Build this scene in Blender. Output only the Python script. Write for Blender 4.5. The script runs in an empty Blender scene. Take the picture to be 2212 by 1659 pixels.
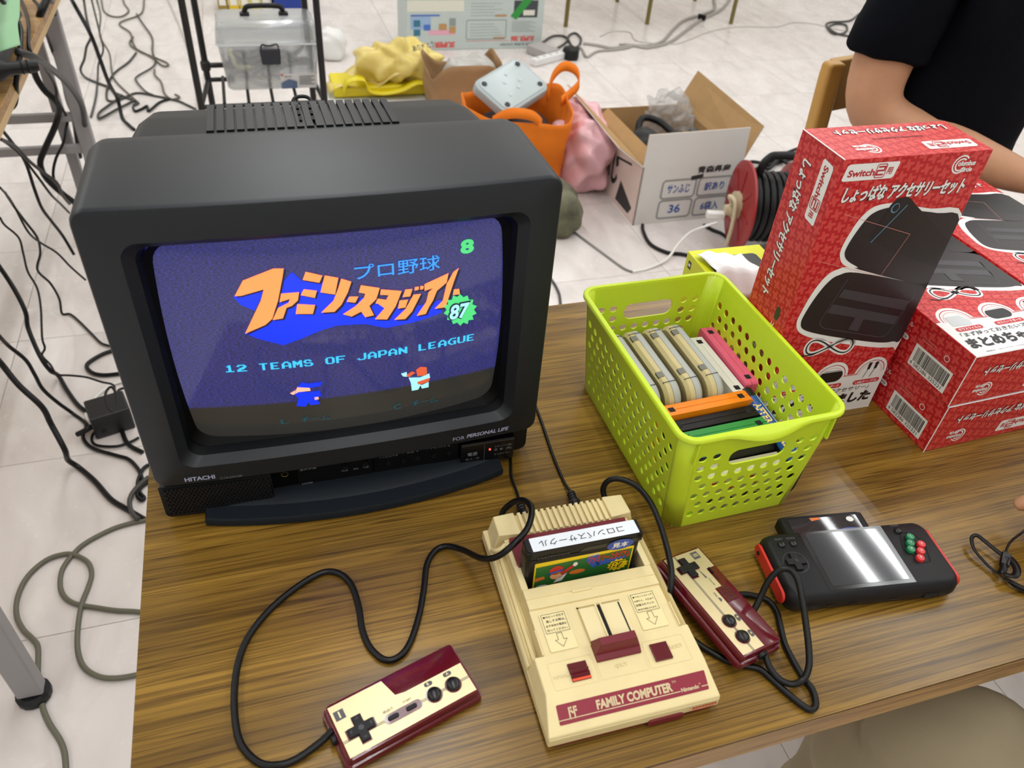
import bpy, bmesh, math, random
from mathutils import Vector, Matrix
SC = bpy.context.scene
COL = SC.collection
random.seed(7)
V = Vector
PI = math.pi

# ------------------------------------------------------------------ camera
cam_d = bpy.data.cameras.new('camera')
cam = bpy.data.objects.new('camera', cam_d)
COL.objects.link(cam)
YAW, PITCH, ROLL = math.radians(20.025), math.radians(40.304), math.radians(5.1595)
_f = V((math.sin(YAW)*math.cos(PITCH), math.cos(YAW)*math.cos(PITCH), -math.sin(PITCH)))
_r = V((math.cos(YAW), -math.sin(YAW), 0))
_u = _r.cross(_f)
_r2 = math.cos(ROLL)*_r + math.sin(ROLL)*_u
_u2 = -math.sin(ROLL)*_r + math.cos(ROLL)*_u
cam.matrix_world = Matrix(((_r2.x, _u2.x, -_f.x, .1546), (_r2.y, _u2.y, -_f.y, -.21547), (_r2.z, _u2.z, -_f.z, 1.30458), (0, 0, 0, 1)))
cam_d.sensor_fit = 'HORIZONTAL'
cam_d.sensor_width = 36
cam_d.lens = 36*1699.6/2212
cam_d.clip_start = .02
cam_d.dof.use_dof = True
cam_d.dof.focus_distance = .86
cam_d.dof.aperture_fstop = 9.0
SC.camera = cam

# ------------------------------------------------------------------ world, light, exposure
w = bpy.data.worlds.new('world'); SC.world = w
w.use_nodes = True
w.node_tree.nodes['Background'].inputs[0].default_value = (.92, .96, 1, 1)
w.node_tree.nodes['Background'].inputs[1].default_value = .06
SC.view_settings.view_transform = 'Standard'
SC.view_settings.look = 'None'
SC.view_settings.gamma = 1
SC.view_settings.use_curve_mapping = False
SC.view_settings.exposure = .0
CEIL = 2.75
ROWS = (-1.75, .35, 2.3, 4.3)          # twin fluorescent rows running away from the camera
for rx in ROWS:
    for dx in (-.075, .075):
        ld = bpy.data.lights.new('fluorescent_tube', 'AREA')
        ld.shape = 'RECTANGLE'; ld.size = .035; ld.size_y = 8.6
        ld.energy = 32; ld.color = (.975, .99, 1)
        lo = bpy.data.objects.new('fluorescent_tube', ld); COL.objects.link(lo)
        lo.location = (rx+dx, 2.0, CEIL-.1)

# ------------------------------------------------------------------ helpers
def lin(c):
    c = c/255.
    return c/12.92 if c <= .04045 else ((c+.055)/1.055)**2.4
def L3(c): return (lin(c[0]), lin(c[1]), lin(c[2]), 1)
MATS = {}
def mat(name, col, rough=.5, metal=0, spec=.5, var=0, vscale=30, bump=0, bscale=200, emit=0, alpha=1, trans=0, coat=0, sss=0, stretch=None):
    if name in MATS: return MATS[name]
    m = bpy.data.materials.new(name); m.use_nodes = True
    nt = m.node_tree; b = nt.nodes['Principled BSDF']; MATS[name] = m
    c = L3(col)
    b.inputs['Base Color'].default_value = c
    b.inputs['Roughness'].default_value = rough
    b.inputs['Metallic'].default_value = metal
    b.inputs['Specular IOR Level'].default_value = spec
    b.inputs['Alpha'].default_value = alpha
    b.inputs['Transmission Weight'].default_value = trans
    b.inputs['Coat Weight'].default_value = coat
    if sss:
        b.inputs['Subsurface Weight'].default_value = sss
        b.inputs['Subsurface Radius'].default_value = (.012, .005, .003)
    if emit:
        b.inputs['Emission Color'].default_value = c
        b.inputs['Emission Strength'].default_value = emit
    if var or bump:
        tc = nt.nodes.new('ShaderNodeTexCoord')
        src = tc.outputs['Object']
        if stretch:
            mp = nt.nodes.new('ShaderNodeMapping'); mp.inputs['Scale'].default_value = stretch
            nt.links.new(src, mp.inputs[0]); src = mp.outputs[0]
    if var:
        n = nt.nodes.new('ShaderNodeTexNoise'); n.inputs['Scale'].default_value = vscale; n.inputs['Detail'].default_value = 4
        nt.links.new(src, n.inputs['Vector'])
        r = nt.nodes.new('ShaderNodeValToRGB')
        r.color_ramp.elements[0].position = .3; r.color_ramp.elements[1].position = .7
        r.color_ramp.elements[0].color = tuple(x*(1-var) for x in c[:3])+(1,)
        r.color_ramp.elements[1].color = tuple(min(1, x*(1+var)) for x in c[:3])+(1,)
        nt.links.new(n.outputs[0], r.inputs[0]); nt.links.new(r.outputs[0], b.inputs['Base Color'])
    if bump:
        n = nt.nodes.new('ShaderNodeTexNoise'); n.inputs['Scale'].default_value = bscale; n.inputs['Detail'].default_value = 3
        nt.links.new(src, n.inputs['Vector'])
        bp = nt.nodes.new('ShaderNodeBump'); bp.inputs['Strength'].default_value = bump; bp.inputs['Distance'].default_value = .002
        nt.links.new(n.outputs[0], bp.inputs['Height']); nt.links.new(bp.outputs[0], b.inputs['Normal'])
    return m

def mo(name, verts, faces, m, parent=None, smooth=None, bevel=0, seg=2, solid=0, sub=0, loc=None, soff=-1):
    me = bpy.data.meshes.new(name)
    me.from_pydata([tuple(v) for v in verts], [], faces)
    me.materials.append(m); me.validate()
    o = bpy.data.objects.new(name, me); COL.objects.link(o)
    if parent: o.parent = parent
    if loc: o.location = loc
    if smooth is not None:
        me.polygons.foreach_set('use_smooth', [True]*len(me.polygons))
        me.set_sharp_from_angle(angle=math.radians(smooth))
    if solid:
        s = o.modifiers.new('thick', 'SOLIDIFY'); s.thickness = solid; s.offset = soff
    if bevel:
        b = o.modifiers.new('bevel', 'BEVEL'); b.width = bevel; b.segments = seg; b.limit_method = 'ANGLE'; b.angle_limit = math.radians(35)
        b.use_clamp_overlap = True; b.harden_normals = True
        if smooth is None:
            me.polygons.foreach_set('use_smooth', [True]*len(me.polygons)); me.set_sharp_from_angle(angle=math.radians(35))
    if sub:
        s = o.modifiers.new('sub', 'SUBSURF'); s.levels = sub; s.render_levels = sub
    return o

def spline(pts, k=6):
    """Catmull-Rom through the points"""
    pts = [V(p) for p in pts]
    if len(pts) < 3: return pts
    out = []
    for i in range(len(pts)-1):
        p0 = pts[max(i-1, 0)]; p1 = pts[i]; p2 = pts[i+1]; p3 = pts[min(i+2, len(pts)-1)]
        for j in range(k):
            t = j/k
            out.append(.5*((2*p1)+(p2-p0)*t+(2*p0-5*p1+4*p2-p3)*t*t+(3*p1-p0-3*p2+p3)*t**3))
    out.append(pts[-1]); return out

class MB:
    def __init__(s): s.v = []; s.f = []
    def add(s, vs, fs):
        n = len(s.v); s.v += [V(x) for x in vs]; s.f += [tuple(i+n for i in f) for f in fs]; return s
    def box(s, x0, x1, y0, y1, z0, z1):
        return s.hexa([(x0, y0, z0), (x1, y0, z0), (x1, y1, z0), (x0, y1, z0), (x0, y0, z1), (x1, y0, z1), (x1, y1, z1), (x0, y1, z1)])
    def hexa(s, p):
        return s.add(p, [(3, 2, 1, 0), (4, 5, 6, 7), (0, 1, 5, 4), (1, 2, 6, 5), (2, 3, 7, 6), (3, 0, 4, 7)])
    def prism(s, poly, a0, a1, ax='z'):
        f = {'z': lambda u, v, a: (u, v, a), 'y': lambda u, v, a: (u, a, v), 'x': lambda u, v, a: (a, u, v)}[ax]
        n = len(poly)
        vs = [f(u, v, a0) for u, v in poly]+[f(u, v, a1) for u, v in poly]
        fs = [tuple(range(n))[::-1], tuple(range(n, 2*n))]+[(i, (i+1) % n, n+(i+1) % n, n+i) for i in range(n)]
        if ax == 'y': fs = [t[::-1] for t in fs]
        return s.add(vs, fs)
    def loft(s, rings, cap0=True, cap1=True, close=True):
        n = len(rings[0]); vs = [p for r in rings for p in r]; fs = []
        for k in range(len(rings)-1):
            for i in range(n if close else n-1):
                j = (i+1) % n
                fs.append((k*n+i, k*n+j, (k+1)*n+j, (k+1)*n+i))
        if cap0: fs.append(tuple(range(n))[::-1])
        if cap1: fs.append(tuple(range((len(rings)-1)*n, len(rings)*n)))
        return s.add(vs, fs)
    def tube(s, pts, r, n=8, k=6, flat=1.0, sm=True):
        P = spline(pts, k) if sm else [V(p) for p in pts]
        rings = []; t = (P[1]-P[0]).normalized()
        up = V((0, 0, 1)) if abs(t.z) < .9 else V((1, 0, 0))
        a = t.cross(up).normalized()
        for i, p in enumerate(P):
            t2 = (P[min(i+1, len(P)-1)]-P[max(i-1, 0)])
            if t2.length < 1e-9: t2 = t
            t2 = t2.normalized()
            a = (a-t2*a.dot(t2)).normalized(); b = t2.cross(a)
            rr = r(i/(len(P)-1)) if callable(r) else r
            rings.append([p+a*math.cos(2*PI*q/n)*rr+b*math.sin(2*PI*q/n)*rr*flat for q in range(n)])
            t = t2
        return s.loft(rings)
    def cyl(s, c, r, z0, z1, n=20, r2=None, ax='z'):
        r2 = r if r2 is None else r2
        f = {'z': lambda u, v, a: (c[0]+u, c[1]+v, a), 'y': lambda u, v, a: (c[0]+u, a, c[1]+v), 'x': lambda u, v, a: (a, c[0]+u, c[1]+v)}[ax]
        return s.loft([[f(r*math.cos(2*PI*i/n), r*math.sin(2*PI*i/n), z0) for i in range(n)], [f(r2*math.cos(2*PI*i/n), r2*math.sin(2*PI*i/n), z1) for i in range(n)]])
    def lathe(s, prof, c=(0, 0), n=24, ax='z'):
        f = {'z': lambda u, v, a: (c[0]+u, c[1]+v, a), 'y': lambda u, v, a: (c[0]+u, a, c[1]+v), 'x': lambda u, v, a: (a, c[0]+u, c[1]+v)}[ax]
        return s.loft([[f(r*math.cos(2*PI*i/n), r*math.sin(2*PI*i/n), z) for i in range(n)] for r, z in prof])
    def grid(s, fn, nu, nv, closed=False):
        vs = [fn(i/nu, j/nv) for j in range(nv+1) for i in range(nu+1)]
        fs = [(j*(nu+1)+i, j*(nu+1)+i+1, (j+1)*(nu+1)+i+1, (j+1)*(nu+1)+i) for j in range(nv) for i in range(nu)]
        return s.add(vs, fs)
    def xf(s, M):
        s.v = [M @ p for p in s.v]; return s
    def o(s, name, m, parent=None, **k): return mo(name, s.v, s.f, m, parent, **k)

def rrect(x0, y0, x1, y1, r, n=4, m=1):
    """rounded rectangle, counter-clockwise, m pieces on every straight side"""
    P = []
    cs = [(x1-r, y0+r, -PI/2), (x1-r, y1-r, 0), (x0+r, y1-r, PI/2), (x0+r, y0+r, PI)]
    for q, (cx, cy, a) in enumerate(cs):
        for i in range(n+1):
            P.append((cx+r*math.cos(a+PI/2*i/n), cy+r*math.sin(a+PI/2*i/n)))
        nx, ny, na = cs[(q+1) % 4]
        e0 = P[-1]; e1 = (nx+r*math.cos(na), ny+r*math.sin(na))
        for i in range(1, m): P.append((e0[0]+(e1[0]-e0[0])*i/m, e0[1]+(e1[1]-e0[1])*i/m))
    return P
def ell(cx, cy, a, b, n=24, rot=0):
    return [(cx+a*math.cos(t)*math.cos(rot)-b*math.sin(t)*math.sin(rot), cy+a*math.cos(t)*math.sin(rot)+b*math.sin(t)*math.cos(rot)) for t in [2*PI*i/n for i in range(n)]]
def rbox(x0, x1, y0, y1, z0, z1, r, n=4, e=0):
    """upright box with rounded vertical corners and an eased rim of e"""
    b = MB(); R = lambda d: rrect(x0+d, y0+d, x1-d, y1-d, max(r-d, 1e-5), n)
    prof = [(e, z0), (0, z0+e), (0, z1-e), (e*.3, z1-e*.3), (e, z1)] if e else [(0, z0), (0, z1)]
    return b.loft([[(u, v, z) for u, v in R(d)] for d, z in prof])

def thing(name, label, cat, loc=(0, 0, 0), rz=0, group=None, rot=None):
    o = bpy.data.objects.new(name, None); COL.objects.link(o)
    o.location = loc; o.rotation_euler = rot if rot else (0, 0, rz)
    o.empty_display_size = .05
    return tag(o, label, cat, group)
def tag(o, label, cat, group=None, kind=None):
    o['label'] = label; o['category'] = cat
    if group: o['group'] = group
    if kind: o['kind'] = kind
    return o
def struct(o): o['kind'] = 'structure'; return o
def dup(root, loc, rz=0, label=None, rot=None):
    def cp(x, par):
        c = x.copy(); COL.objects.link(c)
        if par: c.parent = par
        for ch in list(x.children): cp(ch, c)
        return c
    kids = root
    r = cp(root, None); r.location = loc; r.rotation_euler = rot if rot else (0, 0, rz)
    if label: r['label'] = label
    return r

# flat print: a frame on a surface, lettering and patches laid on it
class Fr:
    def __init__(s, o, ux, uy, parent, eps=.0002, fn=None):
        s.o = V(o); s.ux = V(ux).normalized(); s.uy = V(uy).normalized(); s.n = s.ux.cross(s.uy); s.p = parent; s.e = eps; s.fn = fn
    def pt(s, u, v, k=1):
        if s.fn: return s.fn(u, v, k*s.e)
        return s.o+s.ux*u+s.uy*v+s.n*(k*s.e)
    def patch(s, poly, m, name='print', k=1):
        return mo(name, [s.pt(u, v, k) for u, v in poly], [tuple(range(len(poly)))], m, s.p)
    def multi(s, polys, m, name='print', k=1):
        vs = []; fs = []
        for poly in polys:
            n = len(vs); vs += [s.pt(u, v, k) for u, v in poly]; fs.append(tuple(range(n, n+len(poly))))
        return mo(name, vs, fs, m, s.p)
    def line(s, pts, wd, m, name='print', k=1, close=False):
        """ribbon of constant width along a polyline"""
        P = [V((a, b)) for a, b in pts]; n = len(P); vs = []; fs = []
        for i, p in enumerate(P):
            a = P[(i-1) % n] if (close or i) else p; c = P[(i+1) % n] if (close or i < n-1) else p
            t1 = (p-a).normalized() if (p-a).length > 1e-9 else (c-p).normalized(); t2 = (c-p).normalized() if (c-p).length > 1e-9 else t1
            n1 = V((-t1.y, t1.x)); nn = n1+V((-t2.y, t2.x)); nn = nn.normalized() if nn.length > 1e-6 else n1
            nn = nn/max(.45, nn.dot(n1))
            vs += [s.pt(*(p+nn*wd/2), k), s.pt(*(p-nn*wd/2), k)]
        for i in range(n if close else n-1):
            j = (i+1) % n; fs.append((2*i, 2*i+1, 2*j+1, 2*j))
        return mo(name, vs, fs, m, s.p)
    def text(s, body, u, v, m, w=None, h=None, bold=0, shear=0, k=2, name='lettering', rot=0, al='l', raised=0):
        me = glyphs(body, bold, shear)
        xs = [p.co.x for p in me.vertices]; ys = [p.co.y for p in me.vertices]
        if not xs: return None
        x0, x1, y0, y1 = min(xs), max(xs), min(ys), max(ys)
        if h is None: h = w*(y1-y0)/(x1-x0)
        if w is None: w = h*(x1-x0)/(y1-y0)
        du = {'l': 0, 'c': -w/2, 'r': -w}[al]
        cr, sr = math.cos(rot), math.sin(rot)
        vs = []
        for p in me.vertices:
            a = du+(p.co.x-x0)/(x1-x0)*w; b = (p.co.y-y0)/(y1-y0)*h
            vs.append(s.pt(u+a*cr-b*sr, v+a*sr+b*cr, k))
        fs = [tuple(q.vertices) for q in me.polygons]
        o = mo(name, vs, fs, m, s.p, solid=raised, soff=1)
        return o
GC = {}
def glyphs(body, bold, shear):
    key = (body, bold, shear)
    if key in GC: return GC[key]
    c = bpy.data.curves.new('glyphs', 'FONT'); c.body = body; c.offset = bold; c.shear = shear; c.resolution_u = 3
    o = bpy.data.objects.new('glyphs', c); COL.objects.link(o)
    bpy.context.view_layer.update()
    me = bpy.data.meshes.new_from_object(o.evaluated_get(bpy.context.evaluated_depsgraph_get()))
    bpy.data.objects.remove(o); bpy.data.curves.remove(c)
    GC[key] = me
    return me

# ================================================================== the room
def floor_mat():
    m = bpy.data.materials.new('vinyl_tile'); m.use_nodes = True; nt = m.node_tree; b = nt.nodes['Principled BSDF']
    tc = nt.nodes.new('ShaderNodeTexCoord'); oi = nt.nodes.new('ShaderNodeObjectInfo')
    add = nt.nodes.new('ShaderNodeVectorMath'); add.operation = 'MULTIPLY_ADD'
    comb = nt.nodes.new('ShaderNodeCombineXYZ')
    for i in range(3): nt.links.new(oi.outputs['Random'], comb.inputs[i])
    nt.links.new(comb.outputs[0], add.inputs[0]); add.inputs[1].default_value = (37, 53, 11); nt.links.new(tc.outputs['Object'], add.inputs[2])
    n = nt.nodes.new('ShaderNodeTexNoise'); n.inputs['Scale'].default_value = 9; n.inputs['Detail'].default_value = 7; n.inputs['Distortion'].default_value = 1.2
    mp = nt.nodes.new('ShaderNodeMapping'); mp.inputs['Scale'].default_value = (1, .45, 1); mp.inputs['Rotation'].default_value = (0, 0, .5)
    nt.links.new(add.outputs[0], mp.inputs[0]); nt.links.new(mp.outputs[0], n.inputs['Vector'])
    r = nt.nodes.new('ShaderNodeValToRGB'); e = r.color_ramp.elements
    e[0].position = .28; e[0].color = L3((206, 199, 195)); e[1].position = .72; e[1].color = L3((228, 223, 219))
    x = r.color_ramp.elements.new(.5); x.color = L3((220, 213, 209))
    nt.links.new(n.outputs[0], r.inputs[0]); nt.links.new(r.outputs[0], b.inputs['Base Color'])
    b.inputs['Roughness'].default_value = .3; b.inputs['Specular IOR Level'].default_value = .45
    n2 = nt.nodes.new('ShaderNodeTexNoise'); n2.inputs['Scale'].default_value = 40; nt.links.new(add.outputs[0], n2.inputs['Vector'])
    mr = nt.nodes.new('ShaderNodeMapRange'); mr.inputs['To Min'].default_value = .14; mr.inputs['To Max'].default_value = .34
    nt.links.new(n2.outputs[0], mr.inputs[0]); nt.links.new(mr.outputs[0], b.inputs['Roughness'])
    return m
FT = floor_mat()
JOINT = mat('floor_joint', (96, 88, 84), .8)
WALL = mat('wall_paint', (226, 222, 214), .8, var=.03, vscale=3)
CEILM = mat('ceiling_board', (236, 235, 230), .85, var=.03, vscale=60)
X0, X1, Y0, Y1 = -3.2, 5.8, -2.6, 6.9
floor = struct(MB().box(X0, X1, Y0, Y1, -.08, -.003).o('floor', JOINT))
TS = .4575; TX0, TY0 = -.5115-TS*6, .7405-TS*7     # joint lines measured on the floor
nx = int((X1-X0)/TS); ny = int((Y1-Y0)/TS)
base = None
tile_v = TS/2-.0005
random.seed(3)
cx0 = TX0
for i in range(40):
    for j in range(40):
        x = TX0+(i+.5)*TS; y = TY0+(j+.5)*TS
        if x-TS/2 < X0 or x+TS/2 > X1 or y-TS/2 < Y0 or y+TS/2 > Y1: continue
        # tiles in or near the view are single pieces
        if base is None:
            base = MB().hexa([(-tile_v, -tile_v, -.003), (tile_v, -tile_v, -.003), (tile_v, tile_v, -.003), (-tile_v, tile_v, -.003), (-tile_v+.0004, -tile_v+.0004, 0), (tile_v-.0004, -tile_v+.0004, 0), (tile_v-.0004, tile_v-.0004, 0), (-tile_v+.0004, tile_v-.0004, 0)]).o('floor_tile', FT, floor)
            t = base
        else:
            t = base.copy(); COL.objects.link(t)
        t.location = (x, y, 0); t.rotation_euler = (0, 0, random.choice((0, 0, PI)))
ceiling = struct(MB().box(X0, X1, Y0, Y1, CEIL, CEIL+.1).o('ceiling', CEILM))
struct(MB().box(X0-.1, X0, Y0, Y1, 0, CEIL).o('wall_left', WALL))
struct(MB().box(X1, X1+.1, Y0, Y1, 0, CEIL).o('wall_right', WALL))
struct(MB().box(X0, X1, Y1, Y1+.1, 0, CEIL).o('wall_back', WALL))
struct(MB().box(X0, X1, Y0-.1, Y0, 0, CEIL).o('wall_front', WALL))
BB = mat('baseboard', (120, 104, 92), .6)
struct(MB().box(X0, X1, Y1-.012, Y1, 0, .07).o('baseboard_back', BB))
FIX = mat('light_housing', (240, 240, 238), .5)
for k, rx in enumerate(ROWS):
    h = MB().prism([(rx-.15, CEIL), (rx-.15, CEIL-.02), (rx-.03, CEIL-.075), (rx+.03, CEIL-.075), (rx+.15, CEIL-.02), (rx+.15, CEIL)], -2.35, 6.35, 'y').o('ceiling_light', FIX)
    tag(h, ['white twin tube ceiling light row over the left wall side', 'white twin tube ceiling light row above the wood table', 'white twin tube ceiling light row above the cardboard boxes', 'white twin tube ceiling light row nearest the right wall'][k], 'light', 'ceiling light rows')

# ================================================================== main table
def wood_mat(name, dark, mid, light, sx=1.0, rough=.3):
    m = bpy.data.materials.new(name); m.use_nodes = True; nt = m.node_tree; b = nt.nodes['Principled BSDF']; MATS[name] = m
    tc = nt.nodes.new('ShaderNodeTexCoord')
    def noise(scale, st, det=4, dist=0.):
        mp = nt.nodes.new('ShaderNodeMapping'); mp.inputs['Scale'].default_value = st
        nt.links.new(tc.outputs['Object'], mp.inputs[0])
        n = nt.nodes.new('ShaderNodeTexNoise'); n.inputs['Scale'].default_value = scale; n.inputs['Detail'].default_value = det; n.inputs['Distortion'].default_value = dist
        nt.links.new(mp.outputs[0], n.inputs['Vector']); return n
    def ramp(src, stops):
        r = nt.nodes.new('ShaderNodeValToRGB'); el = r.color_ramp.elements
        el[0].position, el[0].color = stops[0]; el[1].position, el[1].color = stops[-1]
        for p_, c_ in stops[1:-1]: q_ = el.new(p_); q_.color = c_
        nt.links.new(src, r.inputs[0]); return r.outputs[0]
    def mul(a_, b_, f=1.):
        q_ = nt.nodes.new('ShaderNodeMix'); q_.data_type = 'RGBA'; q_.blend_type = 'MULTIPLY'; q_.inputs[0].default_value = f
        nt.links.new(a_, q_.inputs[6]); nt.links.new(b_, q_.inputs[7]); return q_
    g = lambda v: (v, v*(.86+.14*v), v*(.90+.1*v), 1)
    n1 = noise(1, (1.7*sx, 34, 34), 4, .6)           # broad tone bands along the grain
    c1 = ramp(n1.outputs[0], [(.3, L3(dark)), (.5, L3(mid)), (.72, L3(light))])
    n2 = noise(1, (.9*sx, 74, 74), 3, .7)           # growth lines: contours of a stretched field
    c2 = ramp(n2.outputs[0], [(.30, g(1)), (.325, g(.45)), (.345, g(1)), (.40, g(1)), (.427, g(.36)), (.455, g(.95)), (.50, g(1)), (.523, g(.34)), (.55, g(1)), (.60, g(1)), (.617, g(.42)), (.645, g(1)), (.69, g(.5)), (.71, g(1))])
    n4 = noise(1, (9*sx, 210, 210), 3, .5)           # short dark fibres
    c4 = ramp(n4.outputs[0], [(.34, g(.62)), (.46, g(1))])
    n3 = noise(1, (26*sx, 900, 900), 2)              # fine fibre
    c3 = ramp(n3.outputs[0], [(.3, g(.8)), (.65, (1.06, 1.06, 1.06, 1))])
    mx2 = mul(mul(mul(c1, c2, .85).outputs[2], c4, .8).outputs[2], c3, .9)
    nt.links.new(mx2.outputs[2], b.inputs['Base Color'])
    b.inputs['Roughness'].default_value = rough; b.inputs['Specular IOR Level'].default_value = .5
    bp = nt.nodes.new('ShaderNodeBump'); bp.inputs['Strength'].default_value = .06; bp.inputs['Distance'].default_value = .001
    nt.links.new(n3.outputs[0], bp.inputs['Height']); nt.links.new(bp.outputs[0], b.inputs['Normal'])
    return m
WOOD = wood_mat('teak_laminate', (112, 83, 30), (137, 104, 38), (164, 126, 50), 1, .27)
EDGEW = wood_mat('teak_edge', (150, 108, 58), (176, 136, 80), (192, 156, 100), 1, .4)
EDGED = mat('dark_edge_line', (58, 46, 36), .5)
STEEL = mat('grey_steel', (128, 126, 128), .45, metal=.2)
BLKP = mat('black_plastic', (17, 17, 19), .45, spec=.32)
TZ = .70
def folding_table(label, x0, x1, y0, y1, top, wood, edge, legs=None, along='x'):
    t = thing('folding_table', label, 'table', (x0, y0, 0))
    w, d = x1-x0, y1-y0
    top_o = rbox(0, w, 0, d, top-.0012, top, .006, 3).o('table_top', wood, t)
    rbox(.0005, w-.0005, .0005, d-.0005, top-.0045, top-.0012, .0055, 3).o('dark_edge_line', EDGED, t)
    rbox(0, w, 0, d, top-.032, top-.0045, .006, 3).o('edge_band', edge, t)
    for (lx, ly) in legs or ((.12, .07), (w-.12, .07), (.12, d-.07), (w-.12, d-.07)):
        g = MB().box(lx-.016, lx+.016, ly-.016, ly+.016, .02, top-.06).o('leg', STEEL, t, bevel=.003)
        MB().lathe([(.02, 0), (.022, .004), (.022, .018), (.016, .024)], (lx, ly), 16).o('foot_cap', BLKP, g)
    return t
tb = folding_table('wood grain laminate table carrying the television and game consoles', 0, 1.8, 0, .6, TZ, WOOD, EDGEW)
MB().box(.1, 1.7, .055, .085, TZ-.07, TZ-.032).o('apron', STEEL, tb); MB().box(.1, 1.7, .515, .545, TZ-.07, TZ-.032).o('apron', STEEL, tb)

# ================================================================== television
TVM = mat('tv_charcoal', (21, 26, 32), .42, bump=.05, bscale=2500, spec=.42)
TVD = mat('tv_black', (19, 20, 23), .45, bump=.04, bscale=2500, spec=.3)
TVB = mat('tv_gasket', (5, 5, 6), .5, spec=.12)
TVBASE = mat('tv_base_plastic', (25, 30, 36), .5, spec=.18, bump=.05, bscale=2000)
TVW = mat('tv_print_white', (168, 172, 200), .5)
TVG = mat('tv_print_grey', (120, 122, 130), .5)
tv = thing('television', 'boxy charcoal cathode ray tube television showing a blue baseball game screen', 'television', (.0185, .327, TZ))
W = .365
def fb(x): return -.003+.007*((x-W/2)/(W/2))**2
def ring(x0, x1, z0, z1, r, y, bow=1, n=5, m=10):
    return [(x, fb(x)*bow+y, z) for x, z in rrect(x0, z0, x1, z1, r, n, m)]
b = MB()
b.loft([ring(.003, .362, .049, .3225, .014, .131, 0), ring(.0015, .3635, .047, .3255, .013, .115, 0), ring(.0, .365, .0455, .3262, .012, .0050), ring(.0004, .3646, .0458, .3259, .012, .0022), ring(.0014, .3636, .0464, .3250, .0112, .0006), ring(.0028, .3622, .0474, .3238, .0100, .0),
        ring(.0265, .3385, .0670, .2985, .014, .0)], True, False)
b.o('bezel', TVM, tv, smooth=30)
MB().loft([ring(.0265, .3385, .0670, .2985, .014, .0), ring(.0285, .3365, .0690, .2965, .013, .0022), ring(.033, .332, .0718, .2920, .012, .0075), ring(.0345, .3305, .0728, .2905, .012, .009)], False, False).o('screen_surround', TVM, tv, smooth=30)
MB().loft([ring(.0345, .3305, .0728, .2905, .012, .009), ring(.0375, .3275, .0755, .2890, .013, .0155), ring(.0385, .3265, .0765, .2885, .013, .020), ring(.041, .324, .080, .286, .014, .034)], False, False).o('surround_lip', mat('surround_dark_shaded', (12, 14, 17), .5, spec=.12), tv, smooth=30)  # dark plastic, its colour deepened to hold the shade of the bezel's overhanging top
b = MB()
b.loft([ring(.0375, .3275, .0752, .2900, .018, .0165), ring(.044, .321, .0815, .284, .016, .024)], False, False)
b.o('screen_gasket', TVB, tv, smooth=40)
# tube face: gently domed glass
SX0, SX1, SZ0, SZ1 = .0375, .3275, .068, .2945
def tube_pt(u, v, d=0):
    x = SX0+(SX1-SX0)*u; z = SZ0+(SZ1-SZ0)*v
    rr = ((u-.5)*.29)**2+((v-.5)*.217)**2
    return V((x, .0085+rr*.62-d, z))
def screen_mat():
    m = bpy.data.materials.new('tube_glass'); m.use_nodes = True; nt = m.node_tree; b = nt.nodes['Principled BSDF']
    tc = nt.nodes.new('ShaderNodeTexCoord'); sp = nt.nodes.new('ShaderNodeSeparateXYZ'); nt.links.new(tc.outputs['Object'], sp.inputs[0])
    # raster noise of the picture: blue field above, dim grey band at the foot of the picture
    mp = nt.nodes.new('ShaderNodeMapping'); mp.inputs['Scale'].default_value = (420, 1, 1500); nt.links.new(tc.outputs['Object'], mp.inputs[0])
    n = nt.nodes.new('ShaderNodeTexNoise'); n.inputs['Scale'].default_value = 1; n.inputs['Detail'].default_value = 2; nt.links.new(mp.outputs[0], n.inputs['Vector'])
    r = nt.nodes.new('ShaderNodeValToRGB'); e = r.color_ramp.elements
    e[0].position = .38; e[0].color = (.006, .007, .030, 1); e[1].position = .72; e[1].color = (.030, .034, .36, 1)
    nt.links.new(n.outputs[0], r.inputs[0])
    edge = nt.nodes.new('ShaderNodeMapRange'); edge.inputs['From Min'].default_value = .1185; edge.inputs['From Max'].default_value = .1215
    nt.links.new(sp.outputs[2], edge.inputs[0])
    mx = nt.nodes.new('ShaderNodeMix'); mx.data_type = 'RGBA'; mx.inputs[6].default_value = (.009, .009, .008, 1)
    nt.links.new(edge.outputs[0], mx.inputs[0]); nt.links.new(r.outputs[0], mx.inputs[7])
    b.inputs['Base Color'].default_value = L3((62, 62, 60)); b.inputs['Roughness'].default_value = .08
    nt.links.new(mx.outputs[2], b.inputs['Emission Color']); b.inputs['Emission Strength'].default_value = 1.0
    return m
scr = MB().grid(lambda u, v: tube_pt(u, v), 32, 24).o('screen', screen_mat(), tv, smooth=60)
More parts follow.
